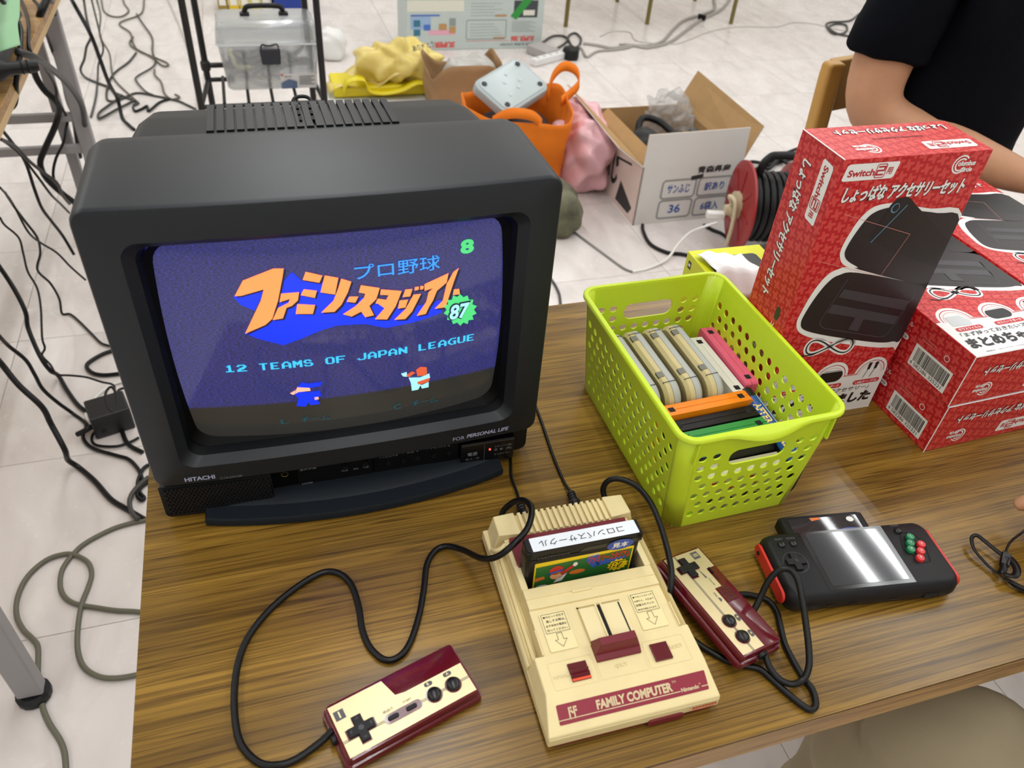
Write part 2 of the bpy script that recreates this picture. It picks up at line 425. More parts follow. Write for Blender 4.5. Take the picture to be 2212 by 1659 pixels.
# ---- what the picture shows (flat print on the tube face, lit by the tube)
def glow(name, c, s=1.0): return mat(name, c, .25, emit=s)
G_OR = glow('screen_orange', (246, 140, 78)); G_BL = glow('screen_blue', (16, 48, 222)); G_CY = glow('screen_cyan', (58, 176, 222))
G_LB = glow('screen_light_blue', (52, 140, 226)); G_GR = glow('screen_green', (70, 190, 112)); G_WH = glow('screen_pale', (150, 214, 232))
G_DK = glow('screen_dark', (16, 18, 44)); G_RD = glow('screen_red', (196, 84, 52)); G_SK = glow('screen_skin', (240, 170, 140)); G_DC = glow('screen_dim_cyan', (28, 62, 70))
PXW, PXH = 660., 480.      # picture drawn on a 660 x 480 raster
def sfn(u, v, e): return tube_pt(u/PXW, v/PXH, e)
SF = Fr((0, 0, 0), (1, 0, 0), (0, 0, 1), scr, .0005, fn=sfn)
SF.multi([[(135,358),(191,372),(181,349),(168,328),(146,341)],
 [(196,301),(223,378),(243,398),(219,306)],
 [(219,306),(243,398),(260,379),(245,314)],
 [(245,314),(260,379),(294,375),(281,313)],
 [(281,313),(294,375),(319,347),(316,311)],
 [(316,311),(319,347),(344,339),(342,305)],
 [(342,305),(344,339),(391,330),(373,295)],
 [(373,295),(391,330),(433,309),(421,281)],
 [(421,281),(433,309),(477,302),(471,279)],
 [(471,279),(477,302),(520,307),(520,282)],
 [(142,283),(143,283),(166,269),(162,292)],
 [(162,292),(166,269),(210,251),(189,303)],
 [(189,303),(210,251),(228,257),(215,310)],
 [(215,310),(228,257),(244,262),(240,315)],
 [(240,315),(244,262),(282,276),(278,314)],
 [(278,314),(282,276),(314,283),(316,311)],
 [(316,311),(314,283),(367,279),(373,295)],
 [(373,295),(367,279),(407,264),(421,281)],
 [(421,281),(407,264),(460,267),(471,279)],
 [(471,279),(460,267),(494,272),(494,280)],
 [(494,280),(494,272),(523,279),(517,283)]], G_BL, "logo_shadow", 1)
SF.multi([[(141,356),(160,386),(215,404),(233,404),(228,385),(215,343),(200,308),(186,296),(147,279),(185,345),(193,367),(151,357)],
 [(221,356),(254,357),(250,340),(238,330),(228,327),(219,306),(200,305),(213,329),(233,337),(236,345),(217,340)],
 [(270,394),(299,384),(292,371),(264,379)],
 [(263,361),(286,356),(281,343),(257,351)],
 [(248,333),(281,329),(274,311),(244,314)],
 [(303,385),(327,378),(318,346),(292,353)],
 [(332,376),(350,367),(342,347),(329,323),(315,310),(289,311),(314,333),(325,357)],
 [(344,338),(361,336),(355,324),(338,328)],
 [(368,359),(402,348),(395,326),(381,314),(389,293),(371,291),(364,304),(345,296),(330,303),(354,317),(371,332),(374,340),(363,345)],
 [(405,345),(445,336),(431,306),(414,280),(390,284),(410,305),(398,316),(393,318),(397,327),(413,322),(419,331),(403,334)],
 [(452,338),(465,336),(461,322),(446,323)],
 [(440,317),(456,315),(451,300),(435,300)],
 [(468,325),(483,324),(464,289),(450,274),(428,277),(450,297)],
 [(471,340),(479,339),(478,333),(469,333)],
 [(482,340),(489,339),(487,332),(480,333)],
 [(490,343),(539,358),(535,339),(515,325),(507,305),(498,292),(492,279),(472,278),(493,305),(498,325),(507,332),(490,329)],
 [(549,359),(560,364),(550,336),(533,285),(510,287),(527,302),(535,336)],
 [(550,321),(561,321),(563,309),(548,310)]], G_DK, "logo_outline", 2)
SF.multi([[(138,360),(157,389),(212,408),(230,407),(225,389),(212,347),(197,311),(183,299),(144,283),(182,349),(190,370),(149,360)],
 [(219,360),(251,360),(247,344),(235,334),(225,331),(216,310),(197,308),(210,332),(230,341),(233,348),(214,343)],
 [(267,398),(296,388),(289,375),(260,383)],
 [(260,365),(283,360),(278,346),(253,354)],
 [(245,337),(277,332),(271,314),(240,317)],
 [(300,388),(324,381),(315,349),(289,356)],
 [(329,379),(347,371),(339,351),(325,327),(311,314),(286,315),(311,337),(322,361)],
 [(341,342),(358,340),(351,328),(335,332)],
 [(364,362),(399,352),(391,330),(377,318),(385,297),(368,295),(361,308),(342,300),(326,307),(351,321),(368,336),(371,344),(359,348)],
 [(401,349),(441,340),(428,310),(410,284),(386,288),(406,309),(394,320),(389,322),(394,331),(410,326),(415,335),(399,338)],
 [(448,342),(462,341),(457,326),(442,327)],
 [(436,321),(453,320),(447,304),(432,304)],
 [(464,329),(479,328),(460,293),(446,279),(424,281),(447,301)],
 [(467,344),(475,344),(474,337),(466,337)],
 [(478,345),(485,343),(483,337),(477,337)],
 [(486,347),(535,362),(531,343),(511,329),(503,310),(494,296),(488,283),(469,282),(489,309),(494,329),(503,336),(486,333)],
 [(545,363),(556,369),(545,340),(529,290),(506,291),(523,306),(531,340)],
 [(546,326),(557,325),(559,313),(544,314)]], G_OR, "logo", 3)
SF.patch([(590,273),(596,263),(587,260),(590,250),(579,251),(577,242),(568,248),(561,242),(554,251),(545,249),(542,259),(532,262),(534,271),(525,278),(531,285),(525,294),(534,297),(532,306),(542,305),(544,314),(553,309),(559,314),(566,306),(575,308),(578,298),(588,296),(586,286),(596,280)], G_GR, "starburst", 4)
SF.text('87', 534, 258, G_DK, w=49, h=39, bold=.09, shear=.15, k=5)
SF.text('87', 537, 261, G_WH, w=43, h=33, bold=.03, shear=.15, k=6)
SF.text('プロ野球', 354, 372, G_LB, w=164, h=29, bold=.004)
SF.text('8', 559, 394, G_GR, w=28, h=28, bold=.05)
PIX = {'1': '0011000 0111000 0011000 0011000 0011000 0011000 1111110', '2': '0111110 1100011 0000111 0011110 0111100 1110000 1111111', 'T': '1111110 0011000 0011000 0011000 0011000 0011000 0011000', 'E': '1111110 1100000 1100000 1111100 1100000 1100000 1111110', 'A': '0011100 0110110 1100011 1100011 1111111 1100011 1100011', 'M': '1100011 1110111 1111111 1111111 1101011 1100011 1100011', 'S': '0111100 1100110 1100000 0111110 0000011 1100011 0111110', 'O': '0111110 1100011 1100011 1100011 1100011 1100011 0111110', 'F': '1111111 1100000 1100000 1111110 1100000 1100000 1100000', 'J': '0000011 0000011 0000011 0000011 0000011 1100011 0111110', 'P': '1111110 1100011 1100011 1100011 1111110 1100000 1100000', 'N': '1100011 1110011 1111011 1111111 1101111 1100111 1100011', 'L': '1100000 1100000 1100000 1100000 1100000 1100000 1111110', 'G': '0011111 0110000 1100000 1100111 1100011 0110011 0011111', 'U': '1100011 1100011 1100011 1100011 1100011 1100011 0111110', 'C': '0011110 0110011 1100000 1100000 1100000 0110011 0011110', 'チ': '0000110 0111100 0011000 1111111 0011000 0011000 0110000', 'ー': '0000000 0000000 0000000 1111111 0000000 0000000 0000000', 'ム': '0010000 0010000 0100000 0100000 0100100 1000010 1111111'}
def pix(body, u0, v0, w, h, m, k=2):
    vs = []; fs = []; cw = w/(8*len(body)); ch = h/7
    for i, c in enumerate(body):
        if c == ' ': continue
        for j, row in enumerate(PIX[c].split()):
            q = 0
            while q < 7:
                if row[q] == '1':
                    e = q
                    while e < 7 and row[e] == '1': e += 1
                    a, b2 = u0+(i*8+q)*cw, u0+(i*8+e)*cw; t = v0+h-j*ch
                    n = len(vs); vs += [SF.pt(a, t-ch, k), SF.pt(b2, t-ch, k), SF.pt(b2, t, k), SF.pt(a, t, k)]; fs.append((n, n+1, n+2, n+3)); q = e
                else: q += 1
    return mo('lettering', vs, fs, m, scr)
pix('12 TEAMS OF JAPAN LEAGUE', 96, 198, 502, 16, G_CY)
pix('L チーム', 181, 52, 104, 14, G_DC)
pix('C チーム', 417, 50, 103, 16, G_DC)
SF.multi([[(223,147),(233,160),(246,155),(274,156),(269,146),(248,144)], [(220,140),(244,133),(266,134),(269,121),(258,115),(265,98),(244,98),(242,106),(235,95),(217,100),(224,120),(217,130)]], G_BL, "player_figure", 2)
SF.multi([[(208,135),(221,142),(224,149),(248,144),(249,136),(225,136),(214,130)], [(255,118),(263,118),(263,111),(255,111)]], G_SK, "player_figure", 2)
SF.multi([[(467,151),(476,157),(490,153),(491,138),(489,131),(470,134)], [(470,118),(486,121),(498,123),(495,113),(477,109),(470,113)], [(445,141),(458,149),(466,144),(452,135)]], G_RD, "player_figure", 2)
SF.multi([[(451,134),(476,129),(496,135),(498,123),(486,121),(470,118),(471,112),(480,107),(495,112),(495,97),(480,97),(477,107),(472,96),(458,96),(456,118)], [(435,148),(447,150),(448,137),(439,140)]], G_WH, "player_figure", 2)

# ---- chin: speaker grille, controls, pedestal
MB().loft([[(x, y, z) for x, z in rrect(.004, .006, .361, .047, .008, 4)] for y in (.016, .118)]).o('lower_case', TVD, tv, smooth=30)
def perf(fn, cols, rows, pu, pv, r, u0=0, v0=0, stag=True, n=8, skip=None):
    """perforated sheet: cells pu x pv with a round hole of radius r, odd rows moved half a cell"""
    vs = []; fs = []
    def vtx(u, v): vs.append(fn(u, v)); return len(vs)-1
    U1 = cols*pu
    for j in range(rows):
        off = pu/2 if (stag and j % 2) else 0
        va, vb = v0+j*pv, v0+(j+1)*pv
        k0 = 0; u = off
        if off: 
            q = [vtx(u0, va), vtx(u0+off, va), vtx(u0+off, vb), vtx(u0, vb)]; fs.append(tuple(q))
        i = 0
        while u+pu <= U1+1e-9:
            cu, cv = u0+u+pu/2, (va+vb)/2
            if skip and skip(cu, cv):
                q = [vtx(u0+u, va), vtx(u0+u+pu, va), vtx(u0+u+pu, vb), vtx(u0+u, vb)]; fs.append(tuple(q))
            else:
                c = [vtx(u0+u, va), vtx(u0+u+pu, va), vtx(u0+u+pu, vb), vtx(u0+u, vb)]
                h = [vtx(cu+r*math.cos(-3*PI/4+2*PI*k/n), cv+r*math.sin(-3*PI/4+2*PI*k/n)) for k in range(n)]
                q4 = n//4
                for s in range(4):
                    a = [h[(s*q4+k) % n] for k in range(q4+1)]
                    fs.append(tuple([c[s], c[(s+1) % 4]]+a[::-1]))
            u += pu
        if u < U1-1e-9:
            q = [vtx(u0+u, va), vtx(u0+U1, va), vtx(u0+U1, vb), vtx(u0+u, vb)]; fs.append(tuple(q))
    return vs, fs
gw, gh = .094, .034
vs, fs = perf(lambda u, v: V((u, fb(u)+.0015, v)), 26, 11, gw/26, gh/11, .00118, .005, .0075, n=8)
gr = mo('speaker_grille', vs, fs, TVD, tv, solid=.0012, soff=1)
MB().loft([[(x, fb(x)+y, z) for x, z in rrect(.0012, .0035, .1005, .0445, .0055, 4, 6)] for y in (.0016, .018)], False, False).o('grille_frame', TVD, tv, smooth=40)
MB().add([(x, fb(x)+.0016, z) for x, z in ((.0012, .009), (.005, .0075), (.005, .0415), (.0012, .0445), (.099, .0415), (.0995, .0445), (.1005, .0075), (.1005, .0445), (.0067, .0035), (.1005, .0035))],
         [(0, 1, 2, 3), (3, 2, 4, 5), (5, 4, 6, 7), (8, 9, 6, 1), (8, 1, 0)]).o('grille_border', TVD, tv)
MB().box(.004, .099, fb(.05)+.006, fb(.05)+.008, .006, .043).o('grille_backing', TVB, tv)
# recessed control strip
PANEL = mat('control_panel', (10, 10, 11), .25)
MB().box(.101, .288, .010, .016, .010, .045).o('control_recess', TVB, tv)
pn = MB().box(.125, .197, .0085, .0105, .012, .044).o('control_panel', PANEL, tv)
pn2 = MB().box(.199, .2845, .0085, .0105, .014, .044).o('control_panel', PANEL, tv)
pf = Fr((0, .0085, 0), (1, 0, 0), (0, 0, 1), tv, .0002)
for x in (.170, .190): MB().cyl((x, .031), .0027, .005, .0105, 14, ax='y').o('knob', BLKP, tv)
for x in (.213, .228, .2425, .259, .275): MB().cyl((x, .026), .0024, .006, .0105, 14, ax='y').o('push_button', BLKP, tv)
pf.line([(.127, .037), (.165, .0395)], .0006, TVG)
for s, u, v, w_ in (('音声多重', .127, .0338, .016), ('10局', .1665, .0235, .006), ('表示', .178, .0235, .005), ('1局', .188, .0235, .005), ('両耳/高級', .1745, .0375, .011), ('A33763R', .127, .0145, .011), ('テレビ/ビデオ', .204, .0335, .019), ('▼', .2265, .035, .0026), ('音量', .2315, .0345, .0075), ('▲', .2412, .035, .0026), ('▼', .2515, .0355, .0026), ('チャンネル', .2555, .035, .0165), ('▲', .2735, .0355, .0026)):
    pf.text(s, u, v, TVG, w=w_, bold=.01)
MB().cyl((.113, .033), .0055, .008, .012, 18, ax='y').o('video_jack', TVB, tv)
MB().lathe([(.0026, .0082), (.0031, .0079), (.0031, .0086)], (.113, .033), 18, 'y').o('jack_ring', mat('jack_yellow', (196, 168, 60), .35), tv)
pw = MB().box(.2865, .3435, .0035, .016, .0075, .038).o('power_panel', PANEL, tv, bevel=.0008)
qf = Fr((0, .0035, 0), (1, 0, 0), (0, 0, 1), tv, .0002)
qf.line([(.2875, .0362), (.3425, .0362)], .0003, TVG); qf.line([(.3115, .009), (.3115, .034)], .0002, TVG)
qf.text('電源', .2935, .021, TVG, w=.0105, bold=.015); qf.text('切-入・切', .2915, .015, TVG, w=.0145)
qf.text('スタンバイ(録)', .322, .0275, TVG, w=.0185); qf.text('受  像   (明)', .322, .0222, TVG, w=.0185); qf.text('オンタイマー', .322, .0165, TVG, w=.0175)
MB().cyl((.3172, .0262), .0011, .0028, .004, 12, ax='y').o('standby_lamp', glow('lamp_red', (255, 60, 50), 4), tv)
lf = Fr((0, 0, 0), (1, 0, 0), (0, 0, 1), tv, .0002, fn=lambda u, v, e: V((u, fb(u)-e, v)))
lf.text('HITACHI', .0262, .0505, TVW, w=.0262, bold=.03); lf.text('C14-GM10F', .0565, .0485, TVG, w=.0195)
lf.text('FOR', .2765, .0515, TVW, w=.012); lf.text('PERSONAL LIFE', .2905, .0522, TVW, w=.0445, bold=.03, shear=.2)
# pedestal
b = MB(); P = [(.036, .14), (.036, -.009)]+[(.036+.2925*i/16, -.0115-.020*math.sin(PI*i/16)**.8) for i in range(17)]+[(.3285, -.009), (.3285, .14)]
b.loft([[(x+(.002 if x < .18 else -.002)*k, y+.002*k, z) for x, y in P] for k, z in ((1, 0), (0, .002), (0, .0085), (.6, .0105))])
b.o('pedestal', TVBASE, tv, smooth=40)
b = MB(); P2 = [(.045, .13), (.045, .006)]+[(.045+.275*i/16, .004-.018*math.sin(PI*i/16)**.8) for i in range(17)]+[(.32, .006), (.32, .13)]
b.loft([[(x, y+k, z) for x, y in P2] for k, z in ((0, .0105), (.004, .0125), (.02, .0145))]); b.o('pedestal_ridge', TVBASE, tv, smooth=40)
# rear housing with vent slats
def hr(x0, x1, z0, z1, r, y): return [(x, y, z) for x, z in rrect(x0, z0, x1, z1, r, 4, 2)]
MB().loft([hr(.029, .336, .06, .322, .012, .131), hr(.033, .332, .062, .3185, .012, .175), hr(.039, .326, .066, .3135, .013, .2055), hr(.055, .310, .08, .285, .014, .235), hr(.095, .27, .1, .235, .014, .345), hr(.1, .265, .105, .23, .012, .35)]).o('rear_housing', TVD, tv, smooth=35)
for i in range(20):
    x = .0925+i*.0082
    t = 0
    y0, y1 = .1335, .2085
    z0, z1 = .3215, .3142
    MB().hexa([(x, y0, z0-.004), (x+.0060, y0, z0-.004), (x+.0060, y1, z1-.006), (x, y1, z1-.006), (x, y0, z0+.0022), (x+.0060, y0, z0+.0022), (x+.0060, y1-.003, z1+.0032), (x, y1-.003, z1+.0032)]).o('vent_slat', TVD, tv)
hk = MB().tube([(.1685, .2035, .313), (.1685, .2095, .3165), (.1715, .2125, .3185), (.1765, .2135, .319), (.1815, .2125, .3185), (.1845, .2095, .3165), (.1845, .2035, .313)], .0017, 8).o('aerial_hook', BLKP, tv, smooth=60)
for x in (.1705, .1815):
    for y in (.146, .163, .18): MB().box(x-.0012, x+.0012, y, y+.0085, .3185, .3240-(y-.146)*.085).o('slot', TVB, tv)
# aerial socket plug on the left flank
MB().loft([[(-.004+x*.8, y, z) for y, z in rrect(.083, .255, .108, .292, .006, 3)] for x in (.012, -.006)]).o('side_plug', BLKP, tv, smooth=40)

# ================================================================== family console
CREAM = mat('aged_cream', (228, 210, 157), .5, var=.04, vscale=45, bump=.05, bscale=900)
CREAML = mat('aged_cream_light', (234, 218, 168), .5)
MAR = mat('maroon_plastic', (110, 16, 32), .38, bump=.03, bscale=1200)
MARL = mat('maroon_print', (138, 26, 48), .45)
MARG = mat('maroon_gloss', (92, 12, 26), .16, coat=.3)
INK = mat('black_ink', (28, 27, 30), .6)
TAN = mat('tan_print', (212, 190, 150), .5)
REDINK = mat('red_ink', (214, 72, 46), .6)
BLK = mat('black_gloss', (16, 16, 18), .3)
HOLE = mat('dark_hole', (8, 8, 8), .8)
mm = .001
fc = thing('game_console', 'cream and maroon retro game console with a cartridge plugged in', 'game console', (.2997, .0306, TZ), -.0154)
rbox(.0015, .144, .0015, .2055, 0, .007, .005, 4, .001).o('base', MAR, fc, smooth=35)
# body shells
bd = MB()
CW = .1455
def hx(x0, x1, y0, y1, z0, z1, i=0, zf=None):
    zf = z1 if zf is None else zf
    bd.hexa([(x0, y0, z0), (x1, y0, z0), (x1, y1, z0), (x0, y1, z0), (x0+i, y0, zf), (x1-i, y0, zf), (x1-i, y1, z1), (x0+i, y1, z1)])
hx(0, CW, .0, .207, .0055, .0165, .0004)
bd.o('lower_shell', CREAM, fc, bevel=.0015)
bd = MB()
bd.prism([(.0, .014), (.0012, .0185), (.028, .0325), (.060, .0335), (.060, .012)], 0, CW, 'x')
n = len(bd.v)
for p in bd.v:
    if p.z > .02:
        k = (p.z-.0165)*.30
        p.x += k if p.x < .05 else -k
bd.o('front_deck', CREAM, fc, bevel=.0012)
bd = MB()
hx(.0125, .133, .059, .102, .012, .0345, .0005, .0335)
bd.o('mid_deck', CREAM, fc, bevel=.0008)
bd = MB()      # frame round the cartridge well
hx(.0125, .133, .101, .1215, .012, .0365, .0006); hx(.0125, .0185, .1215, .147, .012, .0365); hx(.127, .133, .1215, .147, .012, .0365); hx(.0125, .133, .147, .178, .012, .0345)
bd.o('cartridge_frame', CREAM, fc, bevel=.0007)
MB().box(.054, .072, .1085, .1115, .0355, .0377).o('frame_tab', CREAM, fc, bevel=.0005)
MB().box(.0135, .132, .1105, .1115, .036, .0372).o('frame_ridge', CREAM, fc)
MB().box(.018, .1275, .1215, .147, .0168, .018).o('cartridge_well', HOLE, fc)
MB().hexa([(.016, .1455, .036), (.1295, .1455, .036), (.1295, .176, .033), (.016, .176, .033), (.0165, .146, .0385), (.129, .146, .0385), (.129, .1755, .0395), (.0165, .1755, .0395)]).o('cartridge_flap', MAR, fc, bevel=.0006)
MB().hexa([(.016, .1435, .034), (.1295, .1435, .034), (.1295, .146, .034), (.016, .146, .034), (.0165, .1445, .0375), (.129, .1445, .0375), (.129, .1465, .0385), (.0165, .1465, .0385)]).o('flap_lip', MAR, fc)
bd = MB()
for s in (0, 1):
    def X(a): return a if s == 0 else CW-a
    P = [(.0015, .178, .012), (.029, .178, .012), (.029, .206, .012), (.004, .206, .012), (.008, .180, .0395), (.0285, .178, .0395), (.0285, .2045, .0385), (.0085, .2035, .0385)]
    P = [(X(x), y, z) for x, y, z in P]
    if s: P = [P[1], P[0], P[3], P[2], P[5], P[4], P[7], P[6]]
    MB().hexa(P).o('rear_shoulder', CREAM, fc, bevel=.0012)
MB().box(.028, .1175, .1765, .2025, .012, .0355).o('vent_bed', CREAM, fc)
for i in range(15):
    x = .0312+i*.0057
    MB().hexa([(x, .1768, .0345), (x+.0034, .1768, .0345), (x+.0034, .2035, .0345), (x, .2035, .0345), (x+.0003, .177, .0395), (x+.0031, .177, .0395), (x+.0031, .2028, .0385), (x+.0003, .2028, .0385)]).o('vent_rib', CREAM, fc)
# controller cradles along both flanks
for s in (0, 1):
    X = (lambda a: a) if s == 0 else (lambda a: CW-a)
    MB().loft([[(X(x), y, z) for x, z in ((.0002, .0165), (.0006, .0215), (.002, .0225), (.0034, .0215), (.0045, .0165))] for y in (.06, .18)]).o('cradle_lip', CREAM, fc, smooth=50)
    MB().loft([[(X(x), y, z) for x, z in ((.0066, .0165), (.007, .0185), (.0095, .0195), (.0105, .0185), (.011, .0165))] for y in (.06, .18)]).o('cradle_rib', CREAM, fc, smooth=50)
    MB().tube([(X(.002), .178, .023), (X(.004), .172, .029), (X(.0085), .171, .032), (X(.0125), .174, .0325)], .0022, 8).o('cradle_horn', CREAM, fc, smooth=60)
    MB().hexa([(X(.0115), .0595, .0335), (X(.0132), .0595, .0335), (X(.0132), .082, .0345), (X(.0115), .082, .0345), (X(.0119), .0595, .0355), (X(.0128), .0595, .0355), (X(.0128), .082, .036), (X(.0119), .082, .036)]).o('cradle_fin', CREAM, fc)
# front band with name
nz = (.0325-.0185)/(.028-.0012); sl = V((0, 1, nz)).normalized()
FF = Fr((0, .0012, .0185), (1, 0, 0), sl, fc, .00025)
L = .0268*math.sqrt(1+nz*nz)
FF.patch(rrect(.0108, .0068, .1373, .0215, .001), MARL, 'name_band')
FF.patch([(.0108, .0098), (.113, .0098), (.113, .0105), (.0108, .0105)], TAN, 'band_line', 2); FF.patch([(.1315, .0098), (.1373, .0098), (.1373, .0105), (.1315, .0105)], TAN, 'band_line', 2)
FF.text('FAMILY COMPUTER', .0425, .0115, TAN, w=.0645, h=.0072, bold=.045, k=2); FF.text('TM', .1075, .0172, TAN, w=.0034, k=2)
FF.text('Nintendo', .1137, .0092, TAN, w=.0155, bold=.035, k=2); FF.text('®', .1295, .0117, TAN, w=.0015, k=2)
FF.multi([rrect(.0195, .0095, .0207, .0185, .0005), rrect(.0235, .0095, .0247, .0185, .0005)]+[ell(cx_, cy_, .0009, .0009, 12) for cx_, cy_ in ((.0217, .0177), (.0217, .0153), (.0257, .0177), (.0257, .0153), (.0227, .0142))], TAN, 'emblem', 2)
# deck: embossed fields, switches, eject lever, notices
DF = Fr((0, .028, .0325), (1, 0, 0), V((0, .032, .001)), fc, .0002)
DK = lambda y: y-.028
def field(x0, x1, y0, y1):
    P = rrect(x0, DK(y0), x1, DK(y1), .001); DF.line(P, .0004, CREAML, 'embossed_frame', 2, close=True)
field(.0135, .0505, .0295, .0525); field(.0525, .093, .0295, .0455); field(.095, .131, .0295, .0525)
for s, x, y, w_ in (('POWER', .0155, .0385, .0125), ('EJECT', .0665, .0355, .0105), ('RESET', .1165, .0415, .0115)): DF.text(s, x, DK(y), CREAML, w=w_, bold=.02, raised=.0003, name='embossed_word')
MB().box(.0287, .0445, .033, .0483, .0325, .0337).o('power_well', mat('power_well', (70, 8, 16), .4), fc)
MB().prism([(.0355, .0325), (.0355, .0345), (.0375, .0362), (.0395, .0348), (.0415, .0362), (.0435, .0345), (.0482, .0340), (.0482, .0325)], .0291, .0441, 'x').o('power_switch', MARG, fc)
MB().box(.0289, .0443, .0331, .0352, .0325, .0342).o('power_flag', mat('power_orange', (226, 74, 34), .4), fc)
MB().box(.1, .1152, .0335, .0487, .032, .0348).o('reset_button', MARG, fc, bevel=.0005)
# eject track
MB().box(.053, .092, .0595, .095, .0337, .0349).o('eject_track', CREAML, fc)
DM = Fr((0, 0, .0349), (1, 0, 0), (0, 1, 0), fc, .0002)
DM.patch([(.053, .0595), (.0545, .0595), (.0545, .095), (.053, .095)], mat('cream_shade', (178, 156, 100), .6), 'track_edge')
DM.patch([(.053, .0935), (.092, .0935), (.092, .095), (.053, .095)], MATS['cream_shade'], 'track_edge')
MB().box(.0688, .0702, .06, .0945, .0345, .0362).o('track_rail', CREAML, fc); MB().box(.0735, .0749, .06, .0945, .0345, .0362).o('track_rail', CREAML, fc)
DM.patch([(.0704, .061), (.0733, .061), (.0733, .0935), (.0704, .0935)], HOLE, 'track_slot', 2)
DM.patch([(.0893, .061), (.0905, .061), (.0905, .0925), (.0893, .0925)], HOLE, 'track_slot', 2)
ej = MB().prism([(.0438, .0330), (.0440, .0352), (.0482, .0372), (.0500, .0478), (.0565, .0485), (.0625, .0345), (.0625, .0330)], .0531, .0915, 'x')
for p in ej.v:
    if p.z > .045:
        p.x += .004 if p.x < .07 else -.0035
ej.o('eject_lever', MAR, fc, bevel=.0007)
NOTE = mat('notice_sticker', (236, 220, 164), .35)
for x0, y0, lines in ((.0195, .0605, ('●カセットを抜き', '差しする時は、', '必ず本体の電源を', '切ってください。')), (.101, .0620, ('●リセットスイッチ', 'を押すと、それまで', '記憶されていた', '得点が消去されます。'))):
    nf = Fr((x0, y0, .03385+(y0-.06)*.025), (1, 0, 0), V((0, .041, .001)), fc, .0002)
    nf.patch(rrect(0, 0, .0235, .0355, .0015), NOTE, 'notice_sticker', 2)
    nf.line([(.0015, .0165), (.022, .0165), (.022, .034), (.0015, .034)], .0003, INK, 'notice_frame', 4, close=True)
    for i, s in enumerate(lines): nf.text(s, .0028+(.0015 if i == 1 and x0 < .05 else 0), .0302-i*.0041, INK, w=min(.0180, .0024*len(s)), bold=.008, k=4)
    nf.line([(.0095, .0155), (.014, .0155), (.014, .0095), (.0168, .0095), (.01175, .003), (.0067, .0095), (.0095, .0095)], .0003, INK, 'arrow', 4, close=True)
# front: expansion cover and red notice
MB().prism(rrect(.083, .0015, .1145, .0098, .004, 4), -.0018, .002, 'y').o('expansion_cover', MAR, fc, bevel=.0006)
RF = Fr((0, -.0003, 0), (1, 0, 0), (0, 0, 1), fc, .0002)
RF.line([(.1155, .0125), (.119, .0145), (.119, .009)], .0002, REDINK, 'notice_frame')
RF.text('■■■■■■■■', .121, .0108, REDINK, w=.0215, h=.0026); RF.text('注意書き・電源の切入', .121, .0072, REDINK, w=.0215, h=.0026)
for i, x in enumerate((.0225, .0635)): MB().box(x, x+.012, .2055, .2075, .0105, .0165).o('rear_port', HOLE, fc)

# ---------------------------------------------------------------- cartridge standing in the console
CB = mat('cartridge_black', (18, 17, 18), .42, spec=.3, bump=.05, bscale=900)
def famicom_cartridge(name, label, cat, loc, rz, m, holes=True, parent=None, rot=None, group=None):
    """108 x 17 x 70 mm game cartridge, stands on its contacts, origin at the foot"""
    t = thing(name, label, cat, loc, rz, group, rot)
    b = MB(); P = rrect(-.052, -.008, .052, .008, .0018, 2)
    b.loft([[(x*k, y*k2, z) for x, y in P] for k, k2, z in ((.97, .8, 0), (.97, .8, .012), (1, 1, .0122), (1, 1, .0655), (.985, .9, .067))])
    b.o('shell', m, t, smooth=35)
    return t
gm = thing('game_cartridge', 'black game cartridge with handwritten white sticker plugged into the console', 'cartridge', (0, 0, 0))
gm.location = fc.location+V((.07275, .137, .0182)); gm.rotation_euler = (math.radians(-1.5), 0, -.0154)
b = MB(); P = rrect(-.0525, -.0078, .0525, .0078, .002, 2); P = [(-.0525, .0078), (-.0525, -.0045), (-.0495, -.0078), (.0495, -.0078), (.0525, -.0045), (.0525, .0078)]
b.loft([[(x, y, z) for x, y in P[::-1]][::-1] for z in (0, .0415)]); b.o('shell', CB, gm, bevel=.0006)
b = MB(); b.loft([[(x, y, z) for x, y in P] for z in (.0425, .0535)]); b.o('shell_top', CB, gm, bevel=.0008)
for k in range(4): 
    for sx in (-1, 1):
        b = MB(); z = .0432+k*.0026
        b.box(sx*.0505-.0023, sx*.0505+.0023, -.0081, -.001, z, z+.0013).o('grip_ridge', CB, gm)
STK = mat('white_sticker', (226, 232, 238), .45)
tf = Fr((0, 0, .0535), (-1, 0, 0), (0, -1, 0), gm, .0002)
tf.patch(rrect(-.0495, -.0072, .0475, .0075, .001), STK, 'sticker')
tf.text('コロンバスサークル', -.037, -.0028, INK, w=.0775, h=.0068, k=2)
lf2 = Fr((0, -.0078, 0), (1, 0, 0), (0, 0, 1), gm, .0002)
LY = mat('label_yellow', (246, 212, 22), .4); LG = mat('label_green', (44, 106, 46), .4); LO = mat('label_orange', (226, 120, 52), .4); LBL = mat('label_blue', (52, 92, 176), .4); LRD = mat('label_red', (196, 56, 44), .4); LWH = mat('label_white', (236, 236, 232), .4); SKIN_P = mat('label_peach', (238, 170, 120), .4)
lf2.patch(rrect(-.0448, -.010, .0468, .0375, .001), LY, 'label')
lf2.patch([(-.0435, -.009), (.0455, -.009), (.0455, .0345), (-.0435, .0320)], LG, 'label_field', 2)
MB().prism([(-.0055, .0425), (.0000, .0475), (.0505, .0475), (.0505, .0425)], -.0081, -.0070, 'y').o('finger_recess', mat('cartridge_glossy', (38, 35, 31), .3), gm)
lf3 = Fr((0, -.0084, 0), (1, 0, 0), (0, 0, 1), gm, .0002)
lf2.text('namcot', -.043, .0430, mat('cartridge_emboss', (52, 51, 52), .4), w=.029, h=.0034, bold=.02, k=3)
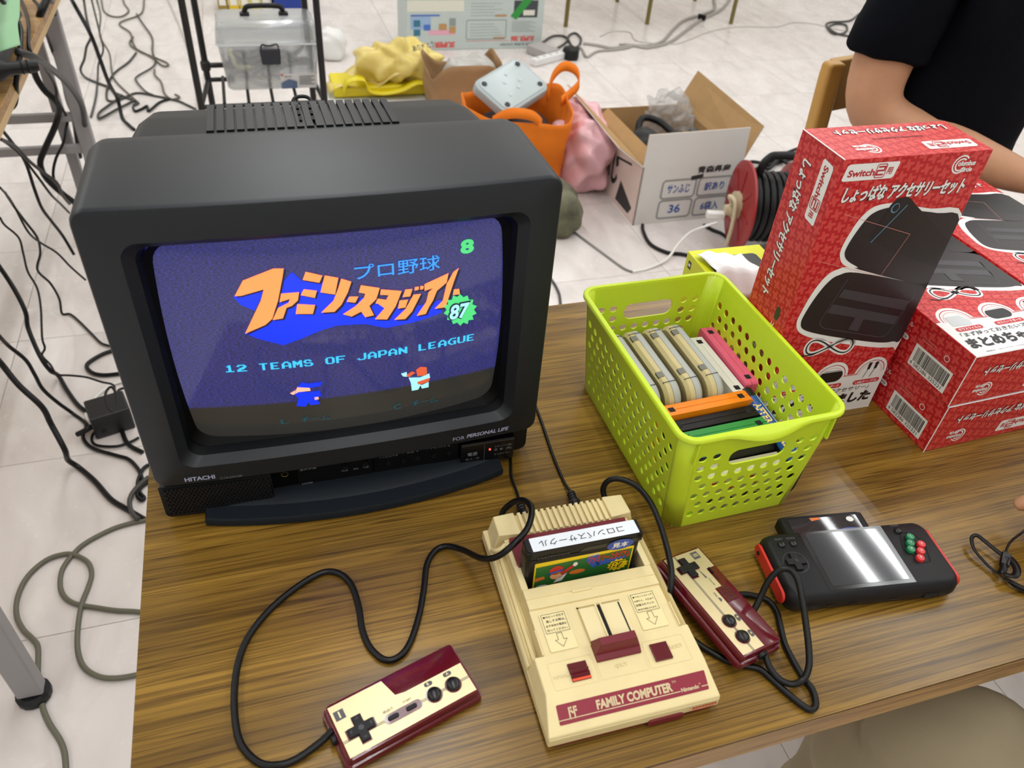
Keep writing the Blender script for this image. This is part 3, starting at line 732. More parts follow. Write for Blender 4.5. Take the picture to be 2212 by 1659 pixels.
ov = lf3.patch(ell(.0325, .0432, .0125, .0066, 28), mat('sample_blue', (48, 78, 170), .35), 'sample_sticker', 1)
lf3.text('見本', .0248, .0398, LWH, w=.0155, h=.0068, bold=.03, k=2)
# artwork: title block, number burst and a plain ball player
lf2.multi([[(.0035, .0335), (.014, .0345), (.016, .0200), (.010, .0175), (.0025, .0290)], [(.012, .026), (.042, .0265), (.041, .0235), (.030, .0205), (.014, .0185)]], LBL, 'title_shadow', 3)
lf2.text('ファミリースタジアム', .0045, .0235, LRD, w=.0395, h=.0108, bold=.05, shear=.25, k=4)
lf2.text('プロ野球', .0030, .0345, LWH, w=.0115, h=.0028, bold=.03, k=4)
lf2.patch([(.034+(.0105 if i % 2 else .0083)*math.cos(i*PI/12), .0155+(.0085 if i % 2 else .0066)*math.sin(i*PI/12)) for i in range(24)], LY, 'number_burst', 5)
lf2.text("87", .0265, .0108, INK, w=.0160, h=.0100, bold=.08, shear=.1, k=6); lf2.text("87", .0272, .0115, LY, w=.0145, h=.0086, bold=.02, shear=.1, k=7)
lf2.patch(ell(-.0045, .0165, .0075, .003, 18), LO, 'infield', 3); lf2.patch([(-.0435, .0175), (-.0355, .0185), (-.034, .0150), (-.0435, .0125)], LO, 'infield', 3)
lf2.patch(ell(-.0245, .0240, .0065, .0060, 18, .2), LRD, 'player_figure', 4); lf2.patch([(-.033, .0195), (-.029, .0205), (-.018, .0225), (-.018, .0245), (-.030, .0225)], LBL, 'player_figure', 5)
lf2.patch(ell(-.0235, .0165, .0062, .0048, 18), SKIN_P, 'player_figure', 4); lf2.patch([(-.018, .0155), (-.006, .0270), (-.0085, .0290), (-.021, .0190)], LRD, 'player_figure', 4); lf2.patch(ell(-.0075, .0280, .0022, .0028, 14), LWH, 'player_figure', 5)
lf2.patch([(-.022, .0135), (-.014, .0175), (-.018, .0080), (-.026, .0070)], LWH, 'player_figure', 4); lf2.patch(ell(-.0365, .0050, .0055, .0022, 16), LWH, 'player_figure', 4)

# ---------------------------------------------------------------- controllers
GOLD = mat('gold_plate', (216, 200, 156), .34, metal=.5, bump=.02, bscale=120, stretch=(1, 30, 1))
GREY = mat('grey_print', (84, 84, 88), .5)
def controller(label, loc, rot, number, second):
    t = thing('game_controller', label, 'controller', loc, rot=rot)
    hw, hd = .058, .0265
    rbox(-hw, hw, -hd, hd, 0, .0075, .005, 4, .0015).o('lower_case', MARG, t, smooth=40)
    rbox(-hw+.0022, hw-.0022, -hd+.0022, hd-.0022, .0072, .0145, .004, 4, .0012).o('upper_case', MARG, t, smooth=40)
    f = Fr((0, 0, .0145), (1, 0, 0), (0, 1, 0), t, .0002)
    a, c = hw-.0045, hd-.0045
    if second: plate = [(-a, -c), (a, -c), (a, .0035), (-.010, .0035), (-.010, .012), (-.031, .012), (-.031, c), (-a, c)]
    else: plate = [(-a, -c), (a, -c), (a, .0045), (.004, .0045), (-.004, .006), (-.0085, c), (-a, c)]
    pl = f.patch(plate, GOLD, 'gold_plate')
    for dy in (-.0088, -.0101): f.patch([(-a, dy), (a, dy), (a, dy+.0005), (-a, dy+.0005)], GREY, 'plate_line', 2)
    # cross pad
    cx, cy = -.0375, -.0055; s, q = .0105, .0036
    X = [(cx-s, cy-q), (cx-q, cy-q), (cx-q, cy-s), (cx+q, cy-s), (cx+q, cy-q), (cx+s, cy-q), (cx+s, cy+q), (cx+q, cy+q), (cx+q, cy+s), (cx-q, cy+s), (cx-q, cy+q), (cx-s, cy+q)]
    f.patch([(cx+(x-cx)*1.12, cy+(y-cy)*1.12) for x, y in X], MARG, 'pad_surround', 3)
    pd = MB().prism(X, .0135, .0172).o('direction_pad', BLKP, t, bevel=.0006)
    MB().cyl((cx, cy), .0022, .0168, .0173, 14).o('pad_dimple', BLK, pd)
    for dx, dy in ((0, 1), (0, -1), (1, 0), (-1, 0)):
        ax_, ay_ = cx+dx*.0075, cy+dy*.0075
        MB().prism([(ax_+dx*.0016, ay_+dy*.0016), (ax_-dy*.0016, ay_+dx*.0016), (ax_+dy*.0016, ay_-dx*.0016)], .0168, .0174).o('pad_arrow', BLK, pd)
    for i, (bx, l) in enumerate(((.0225, 'B'), (.0395, 'A'))):
        f.patch(ell(bx, -.0092, .0068, .0068, 24), MARG, 'button_surround', 3)
        MB().lathe([(.0056, .0140), (.0056, .0168), (.0048, .0180), (.003, .0188), (.0005, .0191)], (bx, -.0092), 20).o('round_button', BLK, t, smooth=50)
        f.patch(rrect(bx-.0035, -.0005, bx+.0035, .0030, .0016), GREY, 'button_tag', 3)
        f.text(l, bx-.0012, .0001, GOLD, h=.0023, bold=.02, k=4)
    f.patch([(-.0515, .0085) if not second else (-.0515, .0085), (-.0435, .0085), (-.0435, .0165), (-.0515, .0165)], GREY, 'number_tag', 2)
    f.text(number, -.0475, .0098, GOLD, h=.0055, bold=.03, k=3, al='c')
    if not second:
        f.patch(rrect(-.020, -.0135, .0115, -.0055, .0039, 5), MARG, 'capsule', 3)
        for bx in (-.0128, .0025):
            P = rrect(bx-.0045, -.0112, bx+.0045, -.0078, .0015, 3)
            MB().prism(P, .0143, .0163).o('pill_button', BLKP, t, bevel=.0004)
        f.text('SELECT', -.0185, -.0035, GREY, w=.0085, k=3); f.text('START', -.0015, -.0035, GREY, w=.0072, k=3)
    else:
        f.patch([(-.034, .0035), (-.0225, .0035), (-.0225, .0055)], GREY, 'volume_wedge', 2); f.text('VOLUME', -.0215, .0055, GREY, w=.0085, k=3)
        MB().box(-.031, -.0245, .0138, .0155, .0138, .0158).o('volume_slider', BLKP, t)
        f.patch([(-.0305, .0142), (-.017, .0142), (-.017, .0151), (-.0305, .0151)], HOLE, 'slider_slot', 1)
        MB().box(-.0085, .0065, .0055, .0185, .014, .0152).o('microphone_grille', MARG, t, bevel=.0004)
        gf = Fr((0, 0, .0152), (1, 0, 0), (0, 1, 0), t, .0002)
        for i in range(6):
            for j in range(4): gf.patch(ell(-.0068+i*.0024, .0075+j*.003+(i % 2)*.0012, .0007, .0007, 8), HOLE, 'grille_hole')
        f.text('MIC', -.0065, -.002, GREY, w=.005, k=3); f.patch([(.0015+.0022*math.cos(q*PI/8), -.001+.0022*math.sin(q*PI/8)) for q in range(9)], GREY, 'microphone_mark', 3)
    MB().cyl((.0, .008), .004, .0565, .0595, 14, ax='x').xf(Matrix.Rotation(PI, 4, 'Z') if not second else Matrix.Identity(4)).o('cord_boot', BLKP, t)
    return t
controller('maroon and gold controller with select and start buttons lying at the table front', (.2003, .0925, TZ+.0003), (0, 0, .271), 'I', False)
controller('maroon and gold controller with microphone grille tilted beside the console', (.4845, .1105, TZ+.007), (math.radians(-9), math.radians(0), -1.345), 'II', True)

# ---------------------------------------------------------------- handheld console
HB = mat('handheld_black', (22, 22, 25), .45, spec=.3, bump=.04, bscale=1500)
HR = mat('handheld_red', (206, 44, 36), .35)
hh = thing('handheld_console', 'black handheld game console with red side caps and green and red buttons', 'handheld console', (.6384, .1171, TZ), -.1338)
b = MB(); w2, d2 = .087, .038
def hring(d, z, y0=0): return [(x, y, z) for x, y in rrect(-w2+d, -d2+d+y0, w2-d, d2-d, .011, 5)]
b.loft([hring(.006, .0), hring(.0015, .004), hring(.0, .010), hring(.0005, .018), hring(.003, .0235), hring(.0055, .0255)]); b.o('shell', HB, hh, smooth=40)
for s in (-1, 1):
    P = rrect(-.031, .0065, .0315, .0205, .0065, 5)
    MB().prism(P, s*.0865, s*.0895, 'x').o('side_cap', HR, hh, bevel=.0008)
    if s < 0: MB().cyl((.023, .0135), .0022, -.0895, -.0903, 12, ax='x').o('cap_screw', HOLE, hh)
hf = Fr((0, 0, .0255), (1, 0, 0), (0, 1, 0), hh, .0002)
SG = mat('lcd_glass', (44, 46, 52), .06, coat=.5)
hf.patch([(-.0475, -.0325), (.0390, -.0325), (.0390, .0335), (-.0475, .0335)], mat('lcd_border', (12, 12, 14), .1), 'screen_border')
hf.patch([(-.0425, -.0285), (.034, -.0285), (.034, .0305), (-.0425, .0305)], SG, 'screen', 2)
for x, s in ((-.0705, 'RESET'), (-.0585, 'MODE'), (.0535, 'START')):
    y = .0215 if x < 0 else .0255
    MB().lathe([(.0038, .0248), (.0036, .0268), (.0026, .0276), (.0004, .0279)], (x, y), 18).o('menu_button', BLK, hh, smooth=50)
    hf.text(s, x, y+.0052, mat('handheld_ink', (90, 90, 94), .5), h=.0022, k=2, al='c')
b = MB(); b.lathe([(.0122, .0250), (.0122, .0258), (.0112, .0258), (.0110, .0252)], (-.0655, .0005), 28); b.o('pad_ring', BLK, hh, smooth=40)
cx, cy, s, q = -.0655, .0005, .0095, .0034
X = [(cx-s, cy-q), (cx-q, cy-q), (cx-q, cy-s), (cx+q, cy-s), (cx+q, cy-q), (cx+s, cy-q), (cx+s, cy+q), (cx+q, cy+q), (cx+q, cy+s), (cx-q, cy+s), (cx-q, cy+q), (cx-s, cy+q)]
dp = MB().prism(X, .025, .0285).o('direction_pad', HB, hh, bevel=.0006)
MB().cyl((cx, cy), .002, .028, .0288, 12).o('pad_dimple', BLK, dp)
for x, y in ((0, .0108), (0, -.0108), (.0108, 0), (-.0108, 0)): hf.patch([(cx+x-.0016, cy+y-.0012), (cx+x+.0016, cy+y-.0012), (cx+x+.0016, cy+y+.0012), (cx+x-.0016, cy+y+.0012)], HOLE, 'pad_gap', 1)
hf.line([(.0470, .0050), (.0545, .0230), (.0665, .0215), (.0730, .0110), (.0660, -.0120), (.0585, -.0130)], .0007, HOLE, 'button_field', 2, close=True)
BG = mat('button_green', (14, 122, 74), .3); BR = mat('button_red', (206, 44, 46), .3)
for x, y, m_, l in ((.0530, .0020, BG, 'X'), (.0565, .0090, BG, 'Y'), (.0605, .0160, BG, 'L'), (.0565, -.0085, BR, 'B'), (.0615, -.0010, BR, 'A'), (.0665, .0065, BR, 'R')):
    bt = MB().lathe([(.0041, .025), (.0041, .0278), (.0035, .0287), (.0005, .0290)], (x, y), 18).o('round_button', m_, hh, smooth=50)
    Fr((0, 0, .0290), (1, 0, 0), (0, 1, 0), bt, .0002).text(l, x, y-.001, LWH, h=.0021, k=1, al='c')
ff = Fr((0, -d2, 0), (1, 0, 0), (0, 0, 1), hh, .0003)
PIN = mat('pin_metal', (190, 186, 176), .3, metal=1)
for x in (-.062, .0575):
    MB().box(x-.008, x+.008, -d2-.0006, -d2+.004, .0070, .0130).o('port', HOLE, hh)
    for i in range(5):
        for j in range(2): MB().box(x-.0052+i*.0026-.0003, x-.0052+i*.0026+.0003, -d2-.0009, -d2, .0088+j*.0024-.0003, .0088+j*.0024+.0003).o('port_pin', PIN, hh)
for x in (-.044, -.022, .018): MB().box(x-.004, x+.004, -d2-.0006, -d2+.003, .0095, .0115).o('front_switch', BLK, hh)
# cartridge pushed into the handheld from behind
hc = thing('game_cartridge', 'black cartridge with glittering label pushed into the back of the handheld', 'cartridge', hh.location+Matrix.Rotation(-.1338, 3, 'Z') @ V((-.012, .0245, .0045)), -.1338)
b = MB(); b.loft([[(x, y, z) for x, z in rrect(-.0455, .0, .0455, .0165, .005, 4)] for y in (.002, .031)], True, True)
b.loft([[(x, y, z) for x, z in rrect(-.0435, .002, .0435, .0145, .004, 4)] for y in (.031, .0335)], False, True)
b.o('shell', CB, hc, smooth=40)
hcf = Fr((0, 0, .0165), (1, 0, 0), (0, 1, 0), hc, .0002)
hcf.patch([(-.037, .003), (.036, .003), (.036, .0285), (-.037, .0285)], mat('glitter_label', (40, 34, 40), .16, metal=.5, bump=1.0, bscale=900, coat=.6), 'label')
hcf.patch(ell(.021, .0060, .0165, .0075, 24), mat('sample_blue', (48, 78, 170), .35), 'sample_sticker', 2); hcf.text('見本', .0140, .0072, LWH, w=.014, h=.0045, bold=.02, k=3)
hcf.patch(ell(.0275, .0235, .0038, .0032, 18), LWH, 'label_seal', 2); hcf.patch([(-.013, .0245), (-.003, .026), (-.004, .0285), (-.014, .0285)], LO, 'label_mark', 2)

# ================================================================== red accessory boxes
def pattern_mat(name, dark, light):
    """two reds in interlocking crosses, drawn from the UV grid"""
    m = bpy.data.materials.new(name); m.use_nodes = True; nt = m.node_tree; b = nt.nodes['Principled BSDF']; MATS[name] = m
    uv = nt.nodes.new('ShaderNodeUVMap'); sp = nt.nodes.new('ShaderNodeSeparateXYZ'); nt.links.new(uv.outputs[0], sp.inputs[0])
    def mth(op, a, c=None):
        n = nt.nodes.new('ShaderNodeMath'); n.operation = op
        for i, x in enumerate((a, c)):
            if x is None: continue
            if isinstance(x, (int, float)): n.inputs[i].default_value = x
            else: nt.links.new(x, n.inputs[i])
        return n.outputs[0]
    i = mth('FLOOR', sp.outputs[0]); j = mth('FLOOR', sp.outputs[1])
    k = mth('FLOORED_MODULO', mth('ADD', i, mth('MULTIPLY', j, 4)), 17)
    kk = mth('ROUND', k)
    s = None
    for v in (0, 1, 2, 16, 15, 4, 13, 8, 9):
        c = mth('COMPARE', kk, v); c.node.inputs[2].default_value = .3
        s = c if s is None else mth('ADD', s, c)
    mx = nt.nodes.new('ShaderNodeMix'); mx.data_type = 'RGBA'; mx.inputs[6].default_value = L3(light); mx.inputs[7].default_value = L3(dark)
    nt.links.new(s, mx.inputs[0]); nt.links.new(mx.outputs[2], b.inputs['Base Color'])
    b.inputs['Roughness'].default_value = .38
    return m
PAT = pattern_mat('red_cross_pattern', (188, 26, 34), (212, 70, 66))
RW = mat('print_white', (240, 240, 238), .4); RRED = mat('print_red', (186, 32, 44), .4); RPILL = mat('print_pill', (204, 44, 52), .4)
RBK = mat('print_black', (24, 22, 24), .4); RCASE = mat('print_case', (34, 30, 33), .35); RCASE2 = mat('print_case_light', (62, 60, 66), .35); RDEV = mat('print_device', (22, 22, 24), .35); RFILM = mat('print_film', (96, 62, 60), .3); RBLUE = mat('print_sky', (92, 150, 178), .4); RPINK = mat('print_pale', (228, 150, 142), .4)
BW, BL_, BD = .165, .325, .068
def accessory_box(label, loc, rot, wear=0):
    t = thing('accessory_box', label, 'box', loc, rot=rot, group='red accessory set boxes')
    me = bpy.data.meshes.new('carton')
    v = [(0, 0, 0), (BW, 0, 0), (BW, BL_, 0), (0, BL_, 0), (0, 0, BD), (BW, 0, BD), (BW, BL_, BD), (0, BL_, BD)]
    fcs = [((4, 5, 6, 7), 0, 1), ((3, 2, 1, 0), 0, 1), ((0, 1, 5, 4), 0, 2), ((2, 3, 7, 6), 0, 2), ((1, 2, 6, 5), 1, 2), ((3, 0, 4, 7), 1, 2)]
    me.from_pydata(v, [], [f[0] for f in fcs]); uvl = me.uv_layers.new(name='UVMap')
    for p, (f, a, c) in zip(me.polygons, fcs):
        for li, vi in zip(p.loop_indices, p.vertices): uvl.data[li].uv = (v[vi][a]/.00285+.37, v[vi][c]/.00285+.37)
    me.materials.append(PAT)
    o = bpy.data.objects.new('carton', me); COL.objects.link(o); o.parent = t
    bv = o.modifiers.new('bevel', 'BEVEL'); bv.width = .0008; bv.segments = 2
    K = .001
    S = lambda pts: [(a*K, c*K) for a, c in pts]
    def SS(pts):
        P = [V((a*K, c*K, 0)) for a, c in pts]; n_ = len(P); out = []
        for i_ in range(n_):
            p0, p1, p2, p3 = P[i_-1], P[i_], P[(i_+1) % n_], P[(i_+2) % n_]
            if p1.x > .16 and p2.x > .16: out.append(p1); continue
            for j_ in range(4):
                t_ = j_/4; out.append(.5*((2*p1)+(p2-p0)*t_+(2*p0-5*p1+4*p2-p3)*t_*t_+(3*p1-p0-3*p2+p3)*t_**3))
        return [(min(q_.x, .1648), q_.y) for q_ in out]
    def switch_pill(f, x, y, w_, h_, k=2):
        f.patch([(x+h_*.12, y), (x+w_-h_*.25, y), (x+w_-h_*.1, y+h_*.1), (x+w_, y+h_*.9), (x+w_-h_*.08, y+h_), (x+h_*.25, y+h_), (x+h_*.1, y+h_*.9), (x, y+h_*.1)], RW, 'badge', k)
        f.text('Switch', x+w_*.08, y+h_*.24, RRED, w=w_*.5, h=h_*.42, bold=.03, k=k+1)
        f.line(rrect(x+w_*.595, y+h_*.1, x+w_*.775, y+h_*.9, h_*.12), h_*.055, RRED, 'badge_frame', k+1, close=True)
        q = x+w_*.62; f.line([(q, y+h_*.74), (q+w_*.13, y+h_*.74), (q+w_*.125, y+h_*.52), (q+w_*.005, y+h_*.52), (q, y+h_*.27), (q+w_*.13, y+h_*.27)], h_*.1, RRED, 'badge_numeral', k+1)
        f.text('用', x+w_*.80, y+h_*.26, RRED, w=w_*.11, h=h_*.42, bold=.02, k=k+1)
    def maker(f, x, y, w_, k=2):
        s = w_/25.
        f.line([(x+(9+8.2*math.cos(a))*s, y+(8+8.2*math.sin(a))*s) for a in [math.radians(40+290*i/20) for i in range(21)]], 1.5*s, RW, 'emblem', k)
        f.line([(x+(9.5+5.6*math.cos(a))*s, y+(7.6+5.6*math.sin(a))*s) for a in [math.radians(50+270*i/16) for i in range(17)]], 1.5*s, RW, 'emblem', k)
        f.text('olumbus', x+6*s, y+6.5*s, RW, w=19*s, h=5*s, bold=.04, k=k+1); f.text('Circle', x+11*s, y+.5*s, RW, w=13*s, h=4.8*s, bold=.04, k=k+1)
    def title(f, x, y, w_, h_, k=2, part='しょっぱな アクセサリーセット'):
        f.text(part, x+.0006, y-.0008, RBK, w=w_+.0006, h=h_+.0006, bold=.07, shear=.18, k=k); f.text(part, x, y, RW, w=w_, h=h_, bold=.026, shear=.18, k=k+1); f.text(part, x+.0005, y, RW, w=w_, h=h_, bold=.026, shear=.18, k=k+1.2)
    # main face
    f = Fr((0, 0, BD), (1, 0, 0), (0, 1, 0), t, .00015)
    switch_pill(f, .004, .3035, .058, .0165); maker(f, .124, .3035, .0265); title(f, .012, .2815, .138, .0165)
    f.patch(SS([(63.7, 204.9), (44.3, 211.7), (35.4, 222.5), (33.8, 233.2), (36.6, 248.4), (41.1, 262), (48.1, 271.6), (57.2, 276), (70.8, 277.1), (86.1, 276.8), (103.1, 270.9), (122.2, 266.9), (164.8, 256.9), (164.8, 177)]), RW, 'case_outline', 1)
    f.patch(SS([(61.4, 206.1), (38.9, 206.9), (27.3, 199.1), (19.2, 181.4), (14.4, 159.0), (13.6, 144.2), (22.1, 130.8), (46.2, 118.9), (86.9, 106.3), (133.0, 94.3), (158, 90.8), (164.8, 92), (164.8, 175.6)]), RW, 'case_outline', 1)
    f.patch(SS([(62.9, 206.8), (47.2, 215.9), (40.3, 223.8), (39.4, 232.6), (43.3, 248), (49.9, 263), (56.5, 269), (66.0, 271.9), (75.4, 272.7), (85.6, 272.9), (98.7, 267.6), (132.0, 261.4), (164.8, 250.8), (164.8, 172), (152.9, 175.3), (66.1, 203.7)]), RCASE, 'case_lid', 2)
    f.patch(SS([(65.8, 200.1), (43.5, 199.9), (33.4, 192.8), (25.0, 175.9), (19.4, 155.3), (19.0, 143.4), (26.0, 134.3), (49.9, 124.6), (92.7, 111.8), (134.2, 101.1), (154.0, 99.7), (164.8, 104), (164.8, 174), (152.3, 176.4)]), RCASE, 'case_tray', 2)
    f.patch(S([(56.5, 181.5), (151.8, 154.5), (150.4, 142.4), (53.6, 172.2)]), RCASE2, 'case_strap', 3); f.patch(S([(50.2, 163.9), (148.0, 134.4), (146.5, 124), (46.4, 153.5)]), RCASE2, 'case_strap', 3); f.patch(S([(87.4, 148.9), (99.1, 146.3), (97.8, 121.8), (83.5, 126.9)]), RCASE2, 'case_tab', 4)
    f.line(S([(56.2, 193.8), (42.5, 144.1), (44.7, 137.8), (50.7, 132.8), (130.6, 109.3), (138, 109.5), (141.3, 113.1), (153.7, 163.3)]), .0014, RCASE2, 'case_seam', 3)
    f.patch(S([(71.3, 275.2), (75.6, 281.4), (85.8, 282.5), (92.4, 280.0), (101.4, 272.7), (163.4, 228.9), (162.9, 195.5), (92.5, 222.9), (62.5, 240.5)]), RDEV, 'device', 3)
    f.line(S([(91.0, 273.6), (65.6, 235.2)]), .0009, RBLUE, 'device_line', 4); f.patch(ell(.0781, .2714, .0046, .0052, 18), RBLUE, 'device_ring', 4); f.patch(ell(.0784, .2716, .0036, .0042, 18), RDEV, 'device_stick', 5)
    f.line(S([(20.8, 269.8), (109.6, 240.4), (95.5, 192.8), (10.4, 219.9)]), .0004, RPINK, 'film_edge', 5)
    eight = [(69+31*math.sin(a)*.98, 105.5+9.5*math.sin(2*a)-.10*31*math.sin(a)) for a in [2*PI*i/40 for i in range(40)]]
    f.line(S(eight), .0065, RW, 'cable_outline', 1, close=True); f.line(S(eight), .0017, RBK, 'cable', 2, close=True); f.line(S([(69, 105), (50, 97), (36, 97), (28, 100)]), .0016, RBK, 'cable', 3)
    # foot of the face: white field with arches, captions, slogan
    def arch(c, r, dy=0): return [(c+r*math.cos(PI-PI*i/14), .058+dy+r*.98*math.sin(PI-PI*i/14)) for i in range(15)]
    field = [(.0008, .0008), (.0008, .06)]+arch(.030, .0225, .002)+arch(.088, .0225)+arch(.142, .0215)+[(.1642, .058), (.1642, .0008)]
    f.patch(field, RW, 'slogan_field', 1)
    f.line(arch(.030, .019, .001)+arch(.088, .019, -.001)+arch(.142, .018, -.001), .0009, RRED, 'arch_line', 2); f.line(arch(.030, .016, 0)+arch(.088, .016, -.002)+arch(.142, .015, -.002), .0006, RPINK, 'arch_line', 2)
    f.patch([(.016, .0505), (.041, .0490), (.044, .0560), (.038, .0665), (.018, .0665)], mat('print_glass', (206, 212, 214), .3), 'film_picture', 3)
    f.patch(rrect(.0715, .0505, .1035, .0675, .008), RBK, 'pouch_picture', 3); f.line([(.0755, .0665), (.100, .0665)], .0008, RW, 'pouch_zip', 4)
    for x in (.1375, .1465): f.patch([(x-.0018, .0620), (x+.0018, .0620), (x+.0022, .0720), (x-.0022, .0720)], RBK, 'plug_picture', 3); f.line([(x, .063), (x-.003, .050)], .0008, RBK, 'plug_picture', 3)
    for s, x, w_ in (('ガラスフィルム', .014, .036), ('セミハードポーチ', .068, .040), ('USBケーブル', .124, .036)):
        f.patch(rrect(x, .0405, x+w_, .0470, .0031), RPILL, 'caption_pill', 3); f.text(s, x+.003, .0416, RW, w=w_-.006, h=.0042, bold=.02, k=4)
    f.text('「まず持っておきたいアクセサリー」', .012, .0315, RBK, w=.138, h=.0068, bold=.015, shear=.15, k=2)
    f.text('まとめちゃいました', .008, .0115, RBK, w=.150, h=.0170, bold=.06, shear=.1, k=2)
    f.text('※製品は、コロンバスサークルのオリジナル商品です。', .018, .0045, RBK, w=.085, h=.002, k=2); f.text('※本体やゲームソフトは付属していません。', .108, .0870, RPINK, w=.045, h=.002, k=2)
    # left flank
    g = Fr((0, BL_, 0), (0, -1, 0), (0, 0, 1), t, .00015)
    title(g, .022, .0145, .150, .0145); switch_pill(g, .010, .0420, .062, .0165)
    g.text('コロンバスサークル', .190, .046, RW, w=.052, h=.0065, bold=.02, k=2); g.text('東京都 〒111-0053 2-7-4', .196, .040, RW, w=.046, h=.0024, k=2); g.patch(rrect(.205, .0290, .2435, .0355, .003), RW, 'address_pill', 2); g.text('columbuscircle.co.jp', .207, .0305, RBK, w=.034, h=.0036, k=3)
    g.patch(rrect(.170, .048, .186, .055, .003), mat('print_green', (52, 62, 40), .4), 'recycling_mark', 2)
    g.patch([(.2560, .0075), (.3120, .0075), (.3120, .0355), (.2560, .0355)], RW, 'barcode_field', 2)
    random.seed(5); x = .2605; bars = []
    while x < .308:
        w_ = random.choice((.0004, .0004, .0008, .0012))
        if not (.2812 < x < .2862): bars.append([(x, .0150), (x+w_, .0150), (x+w_, .0325), (x, .0325)])
        x += w_+random.choice((.0005, .0005, .0009))
    g.multi(bars, RBK, 'barcode', 3); g.patch([(.2812, .0150), (.2862, .0150), (.2862, .0325), (.2812, .0325)], mat('print_grey', (150, 150, 148), .5), 'barcode_band', 3)
    g.text('4 582286 325221', .2580, .0095, RBK, w=.049, h=.0042, k=3)
    g.text('CC-SBS-RD', .2600, .0460, RPINK, w=.020, h=.0018, k=2); g.text('MADE IN CHINA', .2600, .0425, RPINK, w=.022, h=.0018, k=2); g.line(ell(.297, .0445, .0034, .0034, 16), .0007, RW, 'recycling_mark', 2, close=True)
    # both end flaps, print upside down
    for e in (Fr((BW, BL_, 0), (-1, 0, 0), (0, 0, 1), t, .00015), Fr((BW, 0, BD), (-1, 0, 0), (0, 0, -1), t, .00015)):
        title(e, .012, .0085 if e.n.y > 0 else .018, .128, .0120); switch_pill(e, .008, .043, .058, .0165); maker(e, .115, .042, .0265)
    e = Fr((BW, BL_, 0), (-1, 0, 0), (0, 0, 1), t, .0002)
    e.patch([(.052, .0305), (.110, .0310), (.110, .0318), (.052, .0316)], HOLE, 'flap_slot', 3)
    for p0, p1 in (((0, BL_, 0), (0, BL_, BD)), ((0, 0, 0), (0, 0, BD)), ((0, 0, BD), (BW, 0, BD))):
        MB().tube([p0, p1], .0006, 5, sm=False).o('crease', RW, t)
    return t
accessory_box('red accessory box standing upright behind the lime basket', (.6455, .3935, TZ), (PI/2, 0, -.004))
accessory_box('red accessory box lying at the bottom of the stack beside the upright box', (.8240, .2420, TZ), (0, 0, .035))
accessory_box('red accessory box lying on top of the stack beside the upright box', (.8225, .2425, TZ+.0690), (0, 0, .037))
accessory_box('red accessory box at the bottom of the far right stack', (.9925, .2900, TZ), (0, 0, .035))
accessory_box('red accessory box on top of the far right stack against the forearm', (.9910, .2910, TZ+.0690), (0, 0, .03))

# ================================================================== lime basket
LIME = mat('lime_plastic', (202, 227, 46), .36, bump=.02, bscale=700, sss=.0)
bk = thing('storage_basket', 'lime green perforated plastic basket full of game cartridges', 'basket', (.5558, .326, TZ), .0219)
HB_, HT = .1316, .1316
def half(z):
    k = z/HB_
    return .0718+.0135*k, .1162+.0055*k
RC = .015
def wall(side):
    def fn(u, v):
        a, c = half(v)
        if side in (0, 2):       # front / back, u in -1..1
            x = u*(a-RC); return V((x, -c if side == 0 else c, v))
        y = u*(c-RC); return V((-a if side == 3 else a, y, v))
    return fn
for side, nm, cols in ((0, 'front_wall', 9), (2, 'back_wall', 9), (1, 'right_wall', 14), (3, 'left_wall', 14)):
    fn = wall(side); vs = []; fs = []
    asp = (.078-RC) if cols == 9 else (.119-RC)
    g2 = lambda u, v: fn(u/asp, v)
    pu = 2*asp/cols; pv = .0137
    def addm(v2, f2):
        n = len(vs); vs.extend(v2); fs.extend(tuple(i+n for i in f) for f in f2)
    rows = 5 if cols == 9 else 7
    addm(*perf(g2, cols, rows, pu, pv, .0043, -asp, .0115, n=12))
    zt = .0115+rows*pv
    if cols == 9:
        for s in (-1, 1):
            u0 = -asp if s < 0 else asp-2*pu
            addm(*perf(g2, 2, 2, pu, pv, .0043, u0, zt, stag=False, n=12))
        # grip slot
        cw, z0, z1 = asp-2*pu, zt, zt+2*pv
        outer = rrect(-cw, z0, cw, z1, .0001, 4); inner = rrect(-cw+.006, z0+.004, cw-.006, z1-.003, .0085, 4); n = len(outer)
        addm([g2(*p) for p in outer]+[g2(*p) for p in inner], [(i, (i+1) % n, n+(i+1) % n, n+i) for i in range(n)])
        zt = z1
    addm([g2(-asp, 0), g2(asp, 0), g2(asp, .0115), g2(-asp, .0115), g2(-asp, zt), g2(asp, zt), g2(asp, HB_), g2(-asp, HB_)], [(0, 1, 2, 3), (4, 5, 6, 7)])
    if side in (2, 3): fs[:] = [f[::-1] for f in fs]
    mo(nm, vs, fs, LIME, bk, solid=.0016)
for q, (sx, sy) in enumerate(((1, -1), (1, 1), (-1, 1), (-1, -1))):
    def cf(u, v, sx=sx, sy=sy):
        z = v*HB_; a, c = half(z); t = u*PI/2
        return V((sx*(a-RC+RC*math.sin(t)), sy*(c-RC+RC*math.cos(t)), z))
    b = MB().grid(cf, 6, 3)
    if sx*sy > 0: b.f = [f[::-1] for f in b.f]
    b.o('corner', LIME, bk, smooth=60, solid=.0016)
b = MB(); a, c = half(0); b.loft([[(x, y, z) for x, y in rrect(-a, -c, a, c, RC, 5)] for z in (.0, .002)]); b.o('bottom', LIME, bk, smooth=30)
